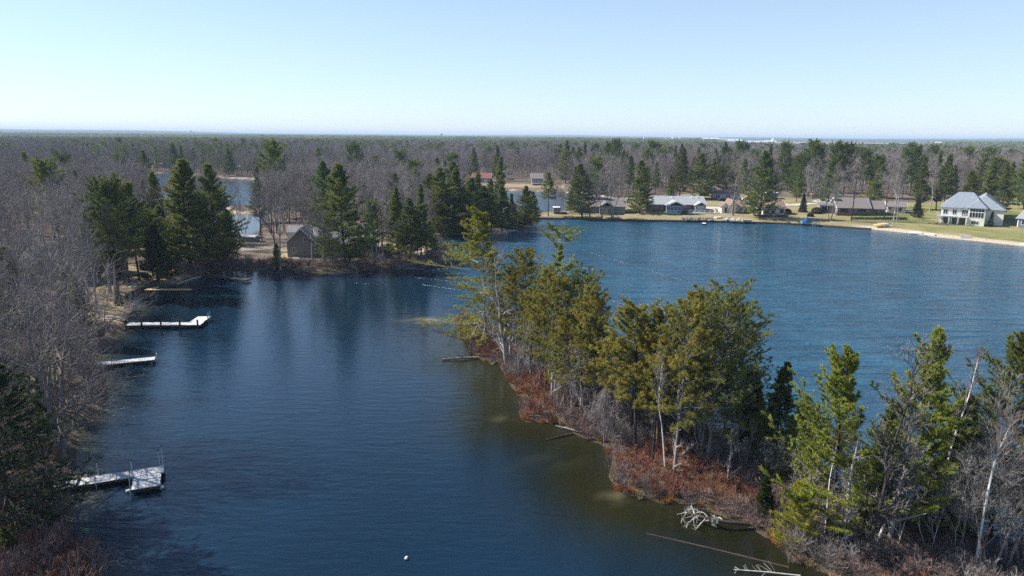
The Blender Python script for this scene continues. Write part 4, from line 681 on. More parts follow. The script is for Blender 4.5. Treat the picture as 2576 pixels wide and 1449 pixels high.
def place(k, pos, h, label, group=None, name=None, rz=None, sx=1., cat='tree'):
    grove(k); t, c, H = PR[k]; s = h/H
    e = empty(name or ('bare_tree' if k[:4] in ('near', 'mid1', 'mid2', 'mid3', 'mid4', 'smal') else 'cedar_tree' if k == 'ced' else 'spruce_tree' if k == 'spr' else 'pine_tree'), pos, rng.random()*6.28 if rz is None else rz)
    e.scale = (s*sx, s*sx, s); tag(e, label, cat, group)
    if k[:5] != 'small': e.rotation_euler[0] = rng.normal()*.025; e.rotation_euler[1] = rng.normal()*.025; v_ = .88+.26*rng.random(); e.scale = (s*sx*v_, s*sx*v_, s)
    for nm, me in (('trunk', t), ('crown', c)): o = obj(nm, me, e)
    return e
def own(ab, pos, label, tm, cm, name, group=None, rz=0., cat='tree'):
    e = empty(name, pos, rz); tag(e, label, cat, group); ab[0].build('trunk', M[tm], e, smooth=True)
    if ab[1].V: ab[1].build('crown', M[cm], e)
    return e
USED = []
def pt(x, y, yt=None, h=None):                         # base pixel, top pixel -> base point, height
    b = gat(x, y); USED.append((b[0], b[1])); return b, (h if h else top_h(b, yt)*1.03)
def pk(k, x, y, yt, label, **kw): b, h = pt(x, y, yt); return place(k, b, h, label, **kw)
def tk(k, x, yt, h, label, **kw):                      # only the top is in sight
    p = at(x, yt, h+1.2); p[2] = gz(p[0], p[1]); USED.append((p[0], p[1])); return place(k, p, h, label, **kw)
# ---- the spit
b, h = pt(1222, 850, 540)
own(white_pine(h, 5.0, .18, .1, .48, 6, 15, 13, 4, .25, .05, asym=(.4, PI), e=(-18, 28), curve=.1, dead=.2, jit=.35, lean=(-.04, 0), prof=lambda t: np.minimum(1, (1-t)*1.6+.12)*(.5+.5*np.abs(np.sin(t*8+.6)))), b,
    'tall ragged yellow-green white pine at the tip of the wooded spit', 'grey_bark', 'yellow_needles', 'pine_tree')
b, h = pt(1277, 923, 640)
own(snag(h, 3.4, lean=(-.14, 0), n=(26, 6, 5, 3), r=.2, lift=-.1), b, 'leaning dead pine with bare grey limbs beside the tip of the spit', 'grey_bark', 'grey_twigs', 'dead_tree')
b, h = pt(1400, 955, 590)
p_, r_ = white_pine(h, 2.4, .13, .38, .6, 5, 10, 10, 4, .24, .045, prof=lambda t: np.where(t > .84, 1.0, np.where(t > .6, .3, .85))*(.6+.4*np.sin(t*20)**2), e=(0, 14), jit=.4, curve=.3)
own((p_, r_), b, 'thin pine with a flat tuft of needles high over the spit', 'grey_bark', 'bright_needles', 'pine_tree')
for i, a in enumerate([('rp1', 1318, 925, 655), ('rp2', 1372, 985, 700), ('rp4', 1442, 1000, 705), ('rp2', 1478, 1050, 745), ('rp3', 1335, 960, 740), ('rp2', 1420, 1040, 800), ('rp3', 1500, 1075, 810)]):
    pk(*a, ['olive crowned red pine standing right behind the leaning dead pine', 'red pine with dense olive crown left of centre in the mid-spit clump', 'broadest olive red pine of the clump behind the spit narrows',
       'olive red pine on the right edge of the mid-spit clump', 'slim olive pine close behind the purple brush near the spit tip', 'short olive pine in front of the mid-spit clump', 'thin olive pine between the mid-spit clump and the drooping grey bush'][i], group='red pines on the spit')
for a in [('rp2', 1300, 915, 690, 'olive pine squeezed between the leaning dead pine and the mid-spit clump'), ('rp1', 1395, 1000, 720, 'olive pine under the thin flat-tufted pine'), ('rp2', 1465, 1020, 770, 'olive pine low on the lake side of the mid-spit clump'), ('rp3', 1545, 1100, 860, 'small olive pine left of the black trunked pine'),
          ('rp1', 1760, 1130, 765, 'olive pine just right of the big clump spire'), ('wp4', 1905, 1150, 1000, 'low dark pine between the two cedars'), ('wp1', 2000, 1230, 1010, 'mid-green pine behind the bright upswept pine'), ('wp1', 2200, 1300, 1010, 'dull green pine behind the bare spire tree'), ('wp4', 2385, 1325, 1000, 'dark green pine behind the slim birch')]: pk(*a)
pk('rp3', 1600, 1138, 785, 'lone slender pine with a black trunk and sparse grey-green crown on the spit', sx=1.25)
pk('rp3', 1586, 1100, 830, 'shorter dark pine just behind the lone slender black-trunked pine')
for i, a in enumerate([('rp1', 1695, 1200, 800), ('rp2', 1655, 1130, 800), ('rp4', 1780, 1168, 752), ('rp1', 1822, 1105, 800), ('rp2', 1735, 1110, 775), ('rp4', 1850, 1140, 850), ('rp3', 1640, 1165, 850)]):
    pk(*a, ['red pine with thick grey trunk at the front of the big clump', 'olive red pine on the left edge of the big clump', 'tallest pine of the big clump, its top spire over the lake',
       'red pine at the rear right of the big clump against the lake', 'olive red pine hidden in the heart of the big clump', 'wide limbed dark green pine hanging over the right side of the big clump', 'small olive pine at the left foot of the big clump'][i], group='big clump of red pines')
pk('ced', 1880, 1128, 930, 'dense dark cedar right of the big pine clump by the lake edge', sx=1.15)
pk('wp4', 1952, 1135, 918, 'dark narrow pine between the cedar and the bright upswept pine', sx=1.05)
UP = dict(upb=.5, curve=.35)
b, h = pt(2078, 1352, 893)
own(white_pine(h, 3.5, .12, .12, .52, 5, 13, 13, 4, .24, .048, asym=(.35, PI), e=(5, 50), prof=lambda t: np.minimum(1, (1-t)*1.35+.1)*(.6+.4*np.abs(np.sin(t*9))), jit=.32, dead=.15, **UP), b, 'bright green pine with upswept plumes right of the red-brush point', 'dark_bark', 'bright_needles', 'pine_tree')
b, h = pt(2280, 1362, 853)
own(white_pine(h, 3.1, .12, .2, .52, 5, 13, 13, 4, .24, .048, asym=(.3, PI), e=(5, 50), prof=lambda t: np.minimum(1, (1-t)*1.4+.08)*(.6+.4*np.abs(np.sin(t*8+1))), jit=.4, **UP), b, 'tall green pine with upswept plumes between two white birches', 'dark_bark', 'bright_needles', 'pine_tree')
b, h = pt(2492, 1345, 850)
own(white_pine(h, 3.8, .13, .2, .52, 5, 13, 13, 4, .24, .042, e=(0, 50), prof=lambda t: np.minimum(1, (1-t)*1.5+.1), jit=.3, **UP), b, 'tallest dark green pine at the right edge of the spit', 'dark_bark', 'pine_needles', 'pine_tree')
pk('wp1', 2600, 1330, 950, 'green pine cut off by the right edge beside the tallest dark pine')
pk('wp4', 2420, 1310, 1080, 'low green pine behind the birch with the forked top', sx=1.4); pk('wp4', 2360, 1350, 1130, 'small green pine low between the birches on the spit', sx=1.4)
pk('wp4', 2195, 1340, 1130, 'small dull green pine behind the leaning birch', sx=1.5); pk('rp3', 2560, 1400, 1090, 'short green pine near the right edge under the dark pine')
b, h = pt(2166, 1415, 881)
own(snag(h, 2.6, n=(34, 6, 4, 2), r=.14, lean=(.11, 0)), b, 'bare dark tree with a leaning spire between the two bright pines', 'dark_bark', 'grey_twigs', 'dead_tree')
pk('small_snag', 2120, 1390, 1060, 'thin bare grey tree left of the bare spire tree', name='dead_tree'); pk('small_snag', 2235, 1380, 1000, 'slender bare grey tree right of the bare spire tree', name='dead_tree')
pk('small_snag', 1697, 1200, 965, 'small bare snag at the foot of the big pine clump', name='dead_tree'); pk('small_snag', 1830, 1225, 1075, 'crooked bare sapling on the red brush point', name='dead_tree')
pk('small_snag', 1340, 930, 760, 'grey dead snag behind the purple brush', name='dead_tree'); pk('small_snag', 1460, 1030, 850, 'pale dead snag amid the olive pines', name='dead_tree')
pk('small_snag', 1555, 1090, 900, 'broken grey snag left of the black trunked pine', name='dead_tree'); pk('small_snag', 1390, 1010, 790, 'bare grey spindly tree in front of the mid-spit clump', name='dead_tree')
pk('small_snag', 1285, 905, 720, 'bare snag just right of the ragged tip pine', name='dead_tree')
for x, y, yt in [(1310, 950, 800), (1350, 985, 830), (1405, 1035, 880), (1440, 1045, 860), (1480, 1070, 900), (1250, 880, 760), (1640, 1120, 950), (1760, 1150, 980), (1870, 1190, 1070), (1930, 1230, 1110), (1990, 1290, 1150), (2040, 1330, 1180), (2250, 1395, 1200), (2330, 1400, 1180), (2400, 1400, 1150), (2120, 1360, 1200)]:
    pk('small_bare', x, y, yt, 'thin leafless grey sapling in the brush of the wooded spit', group='saplings on the spit', name='sapling')
def birch(x, y, pts, label, r=.085, w_=1.6, cr='brown_twigs'):
    b = gat(x, y); USED.append((b[0], b[1])); dist = math.hypot(b[0], b[1]); P = [[0, 0, -.3]]
    for px, py in pts:
        h = top_h(b, py); P.append([(px-x)*dist/F, 0, h])
    P = np.array(P); t = np.linspace(0, 1, 12); c = np.linspace(0, 1, len(P)); Q = np.stack([np.interp(t, c, P[:, i]) for i in range(3)], 1)[None]
    H = P[-1, 2]; R = (r*(1-t*.8))[None]; a, bb = G(), G(); a.tubes(Q, R, 7)
    c1, r1 = kids(Q, R, 20, .45, 1, w_, 35, .6, 5, .15, .2, .45); r1 = np.minimum(r1, .03); a.tubes(c1, r1, 3)
    c2, r2 = kids(c1, r1, 6, .2, 1, w_*.45, 35, .3, 4, .2, .1, .5); r2 = np.maximum(r2, .008); bb.tubes(c2, r2, 2); c3, r3 = kids(c2, r2, 5, .2, 1, w_*.25, 35, .3, 3, .2, 0, .8); bb.tubes(c3, r3, 2)
    return own((a, bb), b, label, 'birch_bark', cr, 'birch_tree')
birch(*q(9, 1370, 810), [q(9, 1330, 540), q(9, 1295, 380), q(9, 1300, 250), q(9, 1310, 100)], 'crooked white birch in front of the big pine clump', .06, cr='grey_twigs')
birch(*q(10, 1220, 1230), [q(10, 1245, 900), q(10, 1270, 650), q(10, 1315, 400), q(10, 1330, 190)], 'slim white birch rising behind the upswept pine near the right edge', .09, 1.5)
birch(*q(10, 900, 1300), [q(10, 950, 1100), q(10, 1000, 900), q(10, 1045, 740), q(10, 1075, 600)], 'white birch leaning right at the foot of the upswept pine', .08)
birch(*q(10, 1482, 1440), [q(10, 1475, 1100), q(10, 1485, 800), q(10, 1500, 720), q(10, 1532, 580)], 'straight white birch nearest the right edge', .09, 1.3)
birch(*q(10, 620, 1230), [q(10, 610, 900), q(10, 618, 780), q(10, 640, 600)], 'thin white birch stem against the bright pine', .05, 1.)
for (x, y), yt, lb in ((q(10, 1640, 1440), 1130, 'bushy grey leafless tree at the right edge of the foreground'), (q(10, 1760, 1440), 1040, 'grey leafless tree cut by the right edge of the picture'), (q(10, 1540, 1470), 1180, 'grey leafless tree beside the straight white birch')): pk('near2', x, y, yt, lb)
b, h = pt(*q(10, 1465, 1449), q(10, 1530, 1090)[1]); a_, _ = G(), G(); P_, R_2 = stem(h, .1, 8, .03, (.2, 0)); a_.tubes(P_, R_2, 7); tag(a_.build('broken_trunk', M['red_bark'], None, b, True), 'leaning brown broken trunk by the straight white birch', 'dead tree')
b, h = pt(*q(10, 1315, 1260), q(10, 1370, 990)[1]); a_ = G(); P_, R_2 = stem(h, .11, 8, .03, (.12, 0)); a_.tubes(P_, R_2, 7); tag(a_.build('broken_trunk', M['bark'], None, b, True), 'grey broken trunk standing at the water behind the birches', 'dead tree')
pk('ced', 1921, 1310, 1172, 'bright yellow-green little cedar at the end of the brush point', sx=.9); PR['bced'] = (PR['ced'][0], PR['ced'][1].copy(), PR['ced'][2]); PR['bced'][1].materials[0] = M['bright_cedar']
bpy.data.objects['cedar_tree.001' if 'cedar_tree.001' in bpy.data.objects else 'cedar_tree'].children[1].data = PR['bced'][1]
b, h = pt(2000, 1368, 1225); own(white_pine(h, 1.4, .05, .05, .22, 6, 7, 6, 4, .22, .035, lambda t: (1-t)**.6+.1, (10, 50), upb=.5), b, 'small bright yellow-green pine beside the little cedar', 'bark', 'yellow_needles', 'pine_tree')
b, h = pt(1520, 1112, 945); own(bare(h, .1, .34, (14, 8, 7, 4), .35, .5, .01, 2, droop=.35, lift=-.5), b, 'weeping grey shrubby tree drooping over the middle of the spit', 'bark', 'twigs', 'weeping_tree')
# fallen trees, logs
def limb(pts, r0, r1, k=6):
    P = np.array(pts, float); t = np.linspace(0, 1, 10); c = np.linspace(0, 1, len(P)); Q = np.stack([np.interp(t, c, P[:, i]) for i in range(3)], 1)[None]; return Q, np.linspace(r0, r1, 10)[None]
o_ = at(*q(9, 1890, 1130)); g = G(); g2 = G()
tq, tr_ = limb([at(*q(9, 1890, 1130), .3)-o_, at(*q(9, 1740, 1115), .55)-o_, at(*q(9, 1600, 1085), .7)-o_, at(*q(9, 1500, 1055), .6)-o_], .15, .06); g.tubes(tq, tr_, 7)
c1, r1 = kids(tq, tr_, 12, .35, 1, 1.5, 60, .5, 7, .35, -.75, .4, tl=.1); r1 = np.clip(r1, .018, .035); g2.tubes(c1, r1, 5); c2, r2 = kids(c1, r1, 5, .25, 1, .6, 50, 0, 5, .35, -.5, .6); r2 = np.maximum(r2*0+.011, .011); g2.tubes(c2, r2, 4); c3, r3 = kids(c2, r2, 3, .3, 1, .35, 45, 0, 3, .3, 0, .7); g2.tubes(c3, np.maximum(r3, .007), 3)
e = empty('fallen_tree', o_); tag(e, 'uprooted dead tree with white bleached branches lying in the water off the brush point', 'fallen tree'); g.build('trunk', M['wet_log'], e, smooth=True); g2.build('branches', M['dead_wood'], e, smooth=True)
def log(name, a, b_, r, mt, label, z=.1, tw=0, tl=.6):
    A = at(*a, z); B = at(*b_, z*.6); g = G(); Q, R = limb([A*0, (B-A)*.5+[0, 0, .04], B-A], r, r*.55); g.tubes(Q, R, 7)
    if tw: c1, r1 = kids(Q, R, tw, .35, 1, tl, 50, .25, 4, .25, 0, .4); g.tubes(c1, np.maximum(r1, .012), 3)
    o = g.build(name, M[mt], None, A, True); tag(o, label, 'log')
log('fallen_log', q(6, 470, 1045), q(6, 225, 1058), .16, 'bark', 'pale log with splayed dead twigs lying out from the upper spit', .2, 12, 1.6)
log('fallen_branch', q(6, 390, 915), q(6, 150, 850), .07, 'dark_bark', 'dark branch trailing into the water at the very tip of the spit', .15, 12, 1.3)
log('sunken_log', q(9, 2130, 1396), q(9, 1250, 1185), .07, 'wet_log', 'very long thin dark log lying along the water surface near the bottom right', -.02)
log('drift_log', q(9, 800, 570), q(9, 635, 608), .08, 'wet_log', 'short black log floating off the narrow of the spit', .05, 3, .5)
log('fallen_branch', q(9, 2200, 1446), q(9, 1790, 1408), .05, 'dead_wood', 'bleached bare branch on the water at the bottom edge', .2, 14, .7)
log('fallen_branch', q(9, 830, 555), q(9, 690, 520), .035, 'dead_wood', 'small white branch poking out beside the short black log', .25, 8, .5)
log('fallen_branch', q(6, 640, 1050), q(6, 560, 1090), .05, 'dead_wood', 'grey fallen branch lying on the red brush by the upper log', .4, 6, .8)
log('fallen_log', q(11, 1395, 530), q(11, 1050, 635), .14, 'dead_wood', 'white log along the left shore before the dark dock', .12)
log('fallen_log', q(11, 800, 680), q(11, 610, 720), .12, 'dead_wood', 'grey pale log beached at the root of the yellow dock', .2)
# ---- left foreground
b, h = pt(152, 1150, 770)
own(bare(h*1.05, .32, .52, (13, 8, 7, 4), .14, .10, .013, 3, ang=62, lift=.12), b, 'large bare maple with three trunks and long limbs reaching over the near bay', 'bark', 'twigs', 'bare_tree')
b, h = pt(30, 1350, 900)
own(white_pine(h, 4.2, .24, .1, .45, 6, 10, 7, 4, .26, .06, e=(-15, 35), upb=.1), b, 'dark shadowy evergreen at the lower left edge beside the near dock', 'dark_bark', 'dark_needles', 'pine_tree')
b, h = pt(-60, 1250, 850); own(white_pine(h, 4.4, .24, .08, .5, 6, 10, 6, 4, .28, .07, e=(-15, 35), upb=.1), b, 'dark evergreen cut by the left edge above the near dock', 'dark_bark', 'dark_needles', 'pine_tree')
pk('wp4', 25, 1430, 1330, 'small green bush-like pine at the very lower left edge', sx=1.6)
LF = [('wp4', 205, 860, 700, 'dull green pine tangled in bare limbs by the third dock'), ('wp1', 75, 960, 800, 'green pine in the wood above the dark lower left evergreen'), ('wp4', 110, 1120, 950, 'dark green pine left of the maple trunk'), ('wp2', 20, 860, 690, 'dark green pine at the left edge at mid height'), ('near2', 163, 800, 520, 'multi-stemmed grey tree in front of the brown roof on the left shore'), ('near3', 213, 780, 575, 'pale trunked bare tree at the lawn edge, left of three'), ('near3', 226, 774, 560, 'pale trunked bare tree at the lawn edge, middle of three'), ('near3', 243, 782, 590, 'pale trunked bare tree at the lawn edge, right of three'),
      ('near1', 208, 748, 600, 'dark bare tree forking low behind the pale trunks'), ('near1', 280, 738, 560, 'stout dark bare tree standing in the dry lawn'), ('near3', 288, 735, 570, 'thinner dark bare tree beside the stout one in the lawn'), ('near4', 95, 830, 620, 'reddish multi-stemmed bare tree left of the dry lawn'),
      ('near1', 120, 960, 690, 'spreading bare tree over the yellow-green grass patch'), ('near2', 60, 900, 640, 'grey bare tree over the left edge shrubs'), ('near1', 30, 1010, 720, 'bare spreading tree behind the dark lower left evergreen'), ('near4', 190, 900, 700, 'low dense bare tree above the third dock'),
      ('near2', 215, 985, 800, 'bare shrubby tree leaning over the third dock root'), ('near1', -30, 900, 600, 'bare tree cut by the left edge at mid height'), ('near4', 20, 800, 590, 'purplish multi-stemmed tree at the left edge'), ('near3', 130, 730, 500, 'tall bare tree between the brown roof and lawn'),
      ('near4', 150, 1040, 830, 'tangled bare tree right above the maple fork'), ('near1', -40, 1120, 780, 'bare tree at the left edge above the dark evergreen'), ('near2', 255, 850, 700, 'thin grey tree at the root of the white L-shaped dock'), ('near3', 60, 720, 510, 'bare grey tree behind the left edge shrubs'), ('near1', 20, 690, 480, 'bare tree by the left edge beyond the brown roof')]
for k, x, y, yt, lb in LF: pk(k, x, y, yt, lb, group='bare trees on the near left shore')
for a in [('wp5', 350, 706, 468, 'tall straggly pine with grey broken limbs over the dry lawn'), ('wp5', 326, 716, 540, 'leaning thin pine next to the straggly pine'), ('wp3', 300, 700, 480, 'dark pine crown left of the straggly pine'), ('wp3', 385, 690, 545, 'dark pine overhanging the swing frame'), ('ced', 398, 704, 575, 'dense dark cedar by the small lawn cove'), ('spr', 301, 768, 716, 'knee-high dark young spruce on the seawall corner'),
          ('wp4', 182, 850, 680, 'green pine half hidden by bare twigs on the left shore'), ('ced', 60, 660, 610, 'dark low evergreen at the left by a small shed')]: pk(*a[:4], a[4], sx=1.5 if a[0] == 'ced' else 1.)
# ---- left peninsula
for a in [('wp4', 483, 676, 412, 1.5, 'biggest dark conical pine on the left peninsula shore'), ('wp1', 425, 665, 520, 1.1, 'broad mid-green pine left of the biggest conical pine'), ('wp1', 550, 668, 418, 1.0, 'tall pine just right of the biggest conical pine'), ('wp4', 520, 660, 505, 1.1, 'shorter green pine between the two tall left pines'), ('wp1', 575, 665, 530, .9, 'low bushy pine at the right foot of the left pine group'),
          ('wp1', 868, 670, 418, 1.0, 'tall full pine directly in front of the grey shingled house'), ('wp2', 820, 655, 520, 1.0, 'slim pine left of the tall full pine before the house'), ('wp4', 700, 672, 615, 1.3, 'little green pine at the left corner of the garage'), ('wp4', 1003, 640, 478, 1.0, 'slender pine right of the house patio'), ('wp1', 1035, 648, 500, 1.1, 'full green pine near the sandy point'),
          ('wp2', 1060, 645, 470, .95, 'tall thin pine behind the sandy point'), ('wp3', 940, 655, 520, .7, 'dark sparse pine by the stone chimney'), ('wp1', 1000, 600, 440, 1., 'olive pine on the neck behind the house'), ('wp4', 1085, 640, 560, 1.2, 'low pine closest to the tip of the sandy point')]:
    pk(a[0], a[1], a[2], a[3], a[5], sx=a[4])
for i, a in enumerate([('wp1', 1115, 590, 425), ('wp2', 1150, 592, 430), ('wp4', 1135, 596, 500), ('wp1', 1180, 590, 450), ('wp4', 1165, 594, 520), ('wp1', 1090, 580, 440), ('wp2', 1060, 570, 430), ('wp1', 1215, 585, 470), ('wp2', 1235, 582, 455), ('wp4', 1262, 580, 470), ('wp2', 1290, 576, 490), ('wp1', 1318, 572, 470), ('wp4', 1338, 566, 485), ('wp2', 1200, 560, 440), ('wp1', 1150, 560, 410), ('wp4', 1325, 568, 520)]):
    b, h = pt(a[1], a[2], a[3]); place(a[0], b, h, ['left front', 'middle front', 'short bushy', 'right front', 'low right', 'left rear', 'leftmost'][i]+' green pine of the thick grove on the second peninsula' if i < 7 else ['first', 'second', 'third', 'fourth', 'fifth', 'outermost', 'rear left', 'rear middle', 'shortest'][i-7]+' green pine of the row along the second peninsula tip', 'pines of the second peninsula grove' if i < 7 else 'pines along the second peninsula tip', sx=1.25)
for a in [('mid1', 690, 672, 500, 'bare tree with clustered dark trunks at the garage corner, left stem'), ('mid2', 705, 674, 470, 'bare tree with clustered dark trunks at the garage corner, right stem'), ('mid2', 786, 662, 520, 'bare tree before the garage gable'), ('near1', 812, 668, 530, 'leaning dark bare tree before the long grey roof'), ('mid3', 834, 672, 545, 'bare tree with ivy green foot before the long roof'),
          ('mid4', 1108, 590, 520, 'pale bare tree beside the inlet'), ('mid1', 965, 655, 500, 'bare tree beside the chimney'), ('mid3', 612, 600, 490, 'dark forked bare tree in front of the back lake gap'), ('mid3', 750, 590, 470, 'grey bare tree behind the garage'), ('mid1', 790, 590, 480, 'grey bare tree behind the grey roof ridge'), ('mid4', 900, 600, 470, 'grey bare tree behind the house beside the full pine'),
          ('mid1', 1140, 560, 470, 'grey bare tree inside the thick grove'), ('mid2', 1300, 574, 500, 'grey bare tree amid the peninsula tip pines'), ('mid2', 1075, 610, 510, 'pale grey bare tree right of the sandy point pines'), ('mid4', 660, 610, 520, 'bare tree left of the clustered trunks'), ('mid3', 730, 610, 500, 'bare tree directly behind the dormer roof'), ('mid1', 445, 640, 480, 'bare tree in the gap left of the biggest conical pine'), ('mid3', 508, 610, 440, 'bare crown showing between the two tall left pines'), ('mid2', 535, 625, 450, 'bare tree directly behind the tall second pine'), ('mid1', 572, 612, 455, 'bare tree left of the back lake gap behind the pines'),
          ('mid4', 655, 600, 470, 'bare tree just right of the back lake gap'), ('mid1', 680, 585, 460, 'bare tree under the broad pine crown, left'), ('mid2', 715, 580, 455, 'bare tree under the broad pine crown, right'), ('mid1', 765, 570, 460, 'bare tree far behind the garage roof'), ('mid3', 820, 570, 465, 'bare tree far behind the long grey roof, left'), ('mid2', 925, 572, 460, 'bare tree far behind the long grey roof, right'), ('mid1', 960, 575, 465, 'bare tree behind the chimney')]:
    pk(*a)
# ---- far shore
for a in [('wp1', *q(3, 1300, 1090), q(3, 0, 440)[1], 'pine with two-tone crown in front of the brown low house'), ('wp2', *q(3, 1200, 1020), q(3, 0, 480)[1], 'yellow-green pine by the dark trailer'), ('wp4', *q(3, 1150, 1030), q(3, 0, 780)[1], 'low dark green pine beside the dark trailer'), ('wp3', *q(3, 1480, 1000), q(3, 0, 410)[1], 'pine crown rising behind the brown low house'),
          ('wp4', *q(4, 310, 1035), q(4, 0, 405)[1], 'big full dark pine on the shore between two houses'), ('wp2', *q(4, 810, 860), q(4, 0, 250)[1], 'ragged yellowish pine behind the grey-roof house'), ('wp4', *q(4, 700, 850), q(4, 0, 560)[1], 'drooping low pine behind the grey-roof house'), ('wp1', *q(4, 1065, 870), q(4, 0, 300)[1], 'tall twin-tipped pine behind the grey-roof house'), ('wp4', *q(4, 1190, 850), q(4, 0, 380)[1], 'narrower pine right of the twin-tipped pine'),
          ('wp1', *q(4, 1815, 1105), q(4, 0, 285)[1], 'tallest pine in front of the cream house'), ('wp2', *q(4, 2270, 900), q(4, 0, 540)[1], 'green pine right of the cream houses'), ('spr', *q(4, 2350, 1030), q(4, 0, 810)[1], 'small round-headed evergreen on the lawn right of the cream house'), ('spr', *q(5, 190, 890), q(5, 0, 690)[1], 'small conical evergreen on the lawn by the long ranch house'),
          ('wp2', *q(5, 1440, 860), q(5, 0, 315)[1], 'tall ragged pine left of the big white house'), ('ced', *q(5, 1420, 950), q(5, 0, 740)[1], 'dense clipped evergreen at the left of the big white house'), ('spr', *q(5, 2205, 1045), q(5, 0, 880)[1], 'small blue spruce at the corner of the big white house'), ('wp4', *q(5, 1800, 725), q(5, 0, 400)[1], 'dark pine behind the big white house'),
          ('wp3', *q(5, 2235, 760), q(5, 0, 340)[1], 'pine standing behind the blue roof, left of two'), ('wp2', *q(5, 2410, 800), q(5, 0, 360)[1], 'pine standing behind the blue roof, right of two'), ('wp1', *q(5, 2570, 860), q(5, 0, 255)[1], 'large pine at the right picture edge behind the last house'), ('wp4', *q(5, 2060, 700), q(5, 0, 470)[1], 'low spruce-like pine behind the blue roof ridge'),
          ('wp5', *q(3, 880, 1075), q(3, 0, 560)[1], 'dead-looking olive pine on the open sandy strip'), ('wp2', *q(3, 250, 640), q(3, 0, 220)[1], 'tall dark pine beside the red-roofed house')]:
    pk(*a[:4], a[4], sx=1.3 if 'full dark' in a[4] or 'clipped' in a[4] else 1.05)
for a in [('mid3', *q(3, 1010, 1040), q(3, 0, 560)[1], 'spreading bare tree in front of the dark trailer'), ('mid1', *q(3, 1400, 1085), q(3, 0, 520)[1], 'bare tree before the left part of the brown low house'), ('mid3', *q(3, 1550, 1095), q(3, 0, 600)[1], 'bare tree before the gable of the brown low house'), ('mid3', *q(3, 1680, 1100), q(3, 0, 500)[1], 'purplish bare tree right of the brown gable'),
          ('mid2', *q(3, 915, 1040), q(3, 0, 700)[1], 'thin bare tree on the sandy strip by the back lake'), ('near1', *q(4, 1480, 1070), q(4, 0, 520)[1], 'grey bare tree with wide limbs before the cream house'), ('mid2', *q(4, 1990, 1100), q(4, 0, 560)[1], 'bare trunked tree before the right cream house'), ('mid2', *q(4, 2060, 1010), q(4, 0, 700)[1], 'thin leaning bare tree by the cream house porch'),
          ('mid3', *q(5, 490, 985), q(5, 0, 480)[1], 'bare tree with twin pale stems before the brown deck'), ('mid4', *q(5, 715, 980), q(5, 0, 450)[1], 'straight bare tree before the long ranch house'), ('mid4', *q(5, 1065, 970), q(5, 0, 520)[1], 'pale bare tree by the boat lift'), ('mid2', *q(5, 1165, 1005), q(5, 0, 390)[1], 'taller bare tree by the boat lift'), ('mid2', *q(5, 1205, 1000), q(5, 0, 480)[1], 'thin bare tree right beside the boat lift'),
          ('mid2', *q(5, 1555, 890), q(5, 0, 430)[1], 'leaning pale bare tree left of the big white house'), ('mid1', *q(5, 230, 800), q(5, 0, 430)[1], 'dark bare tree behind the small conical evergreen')]: pk(*a)
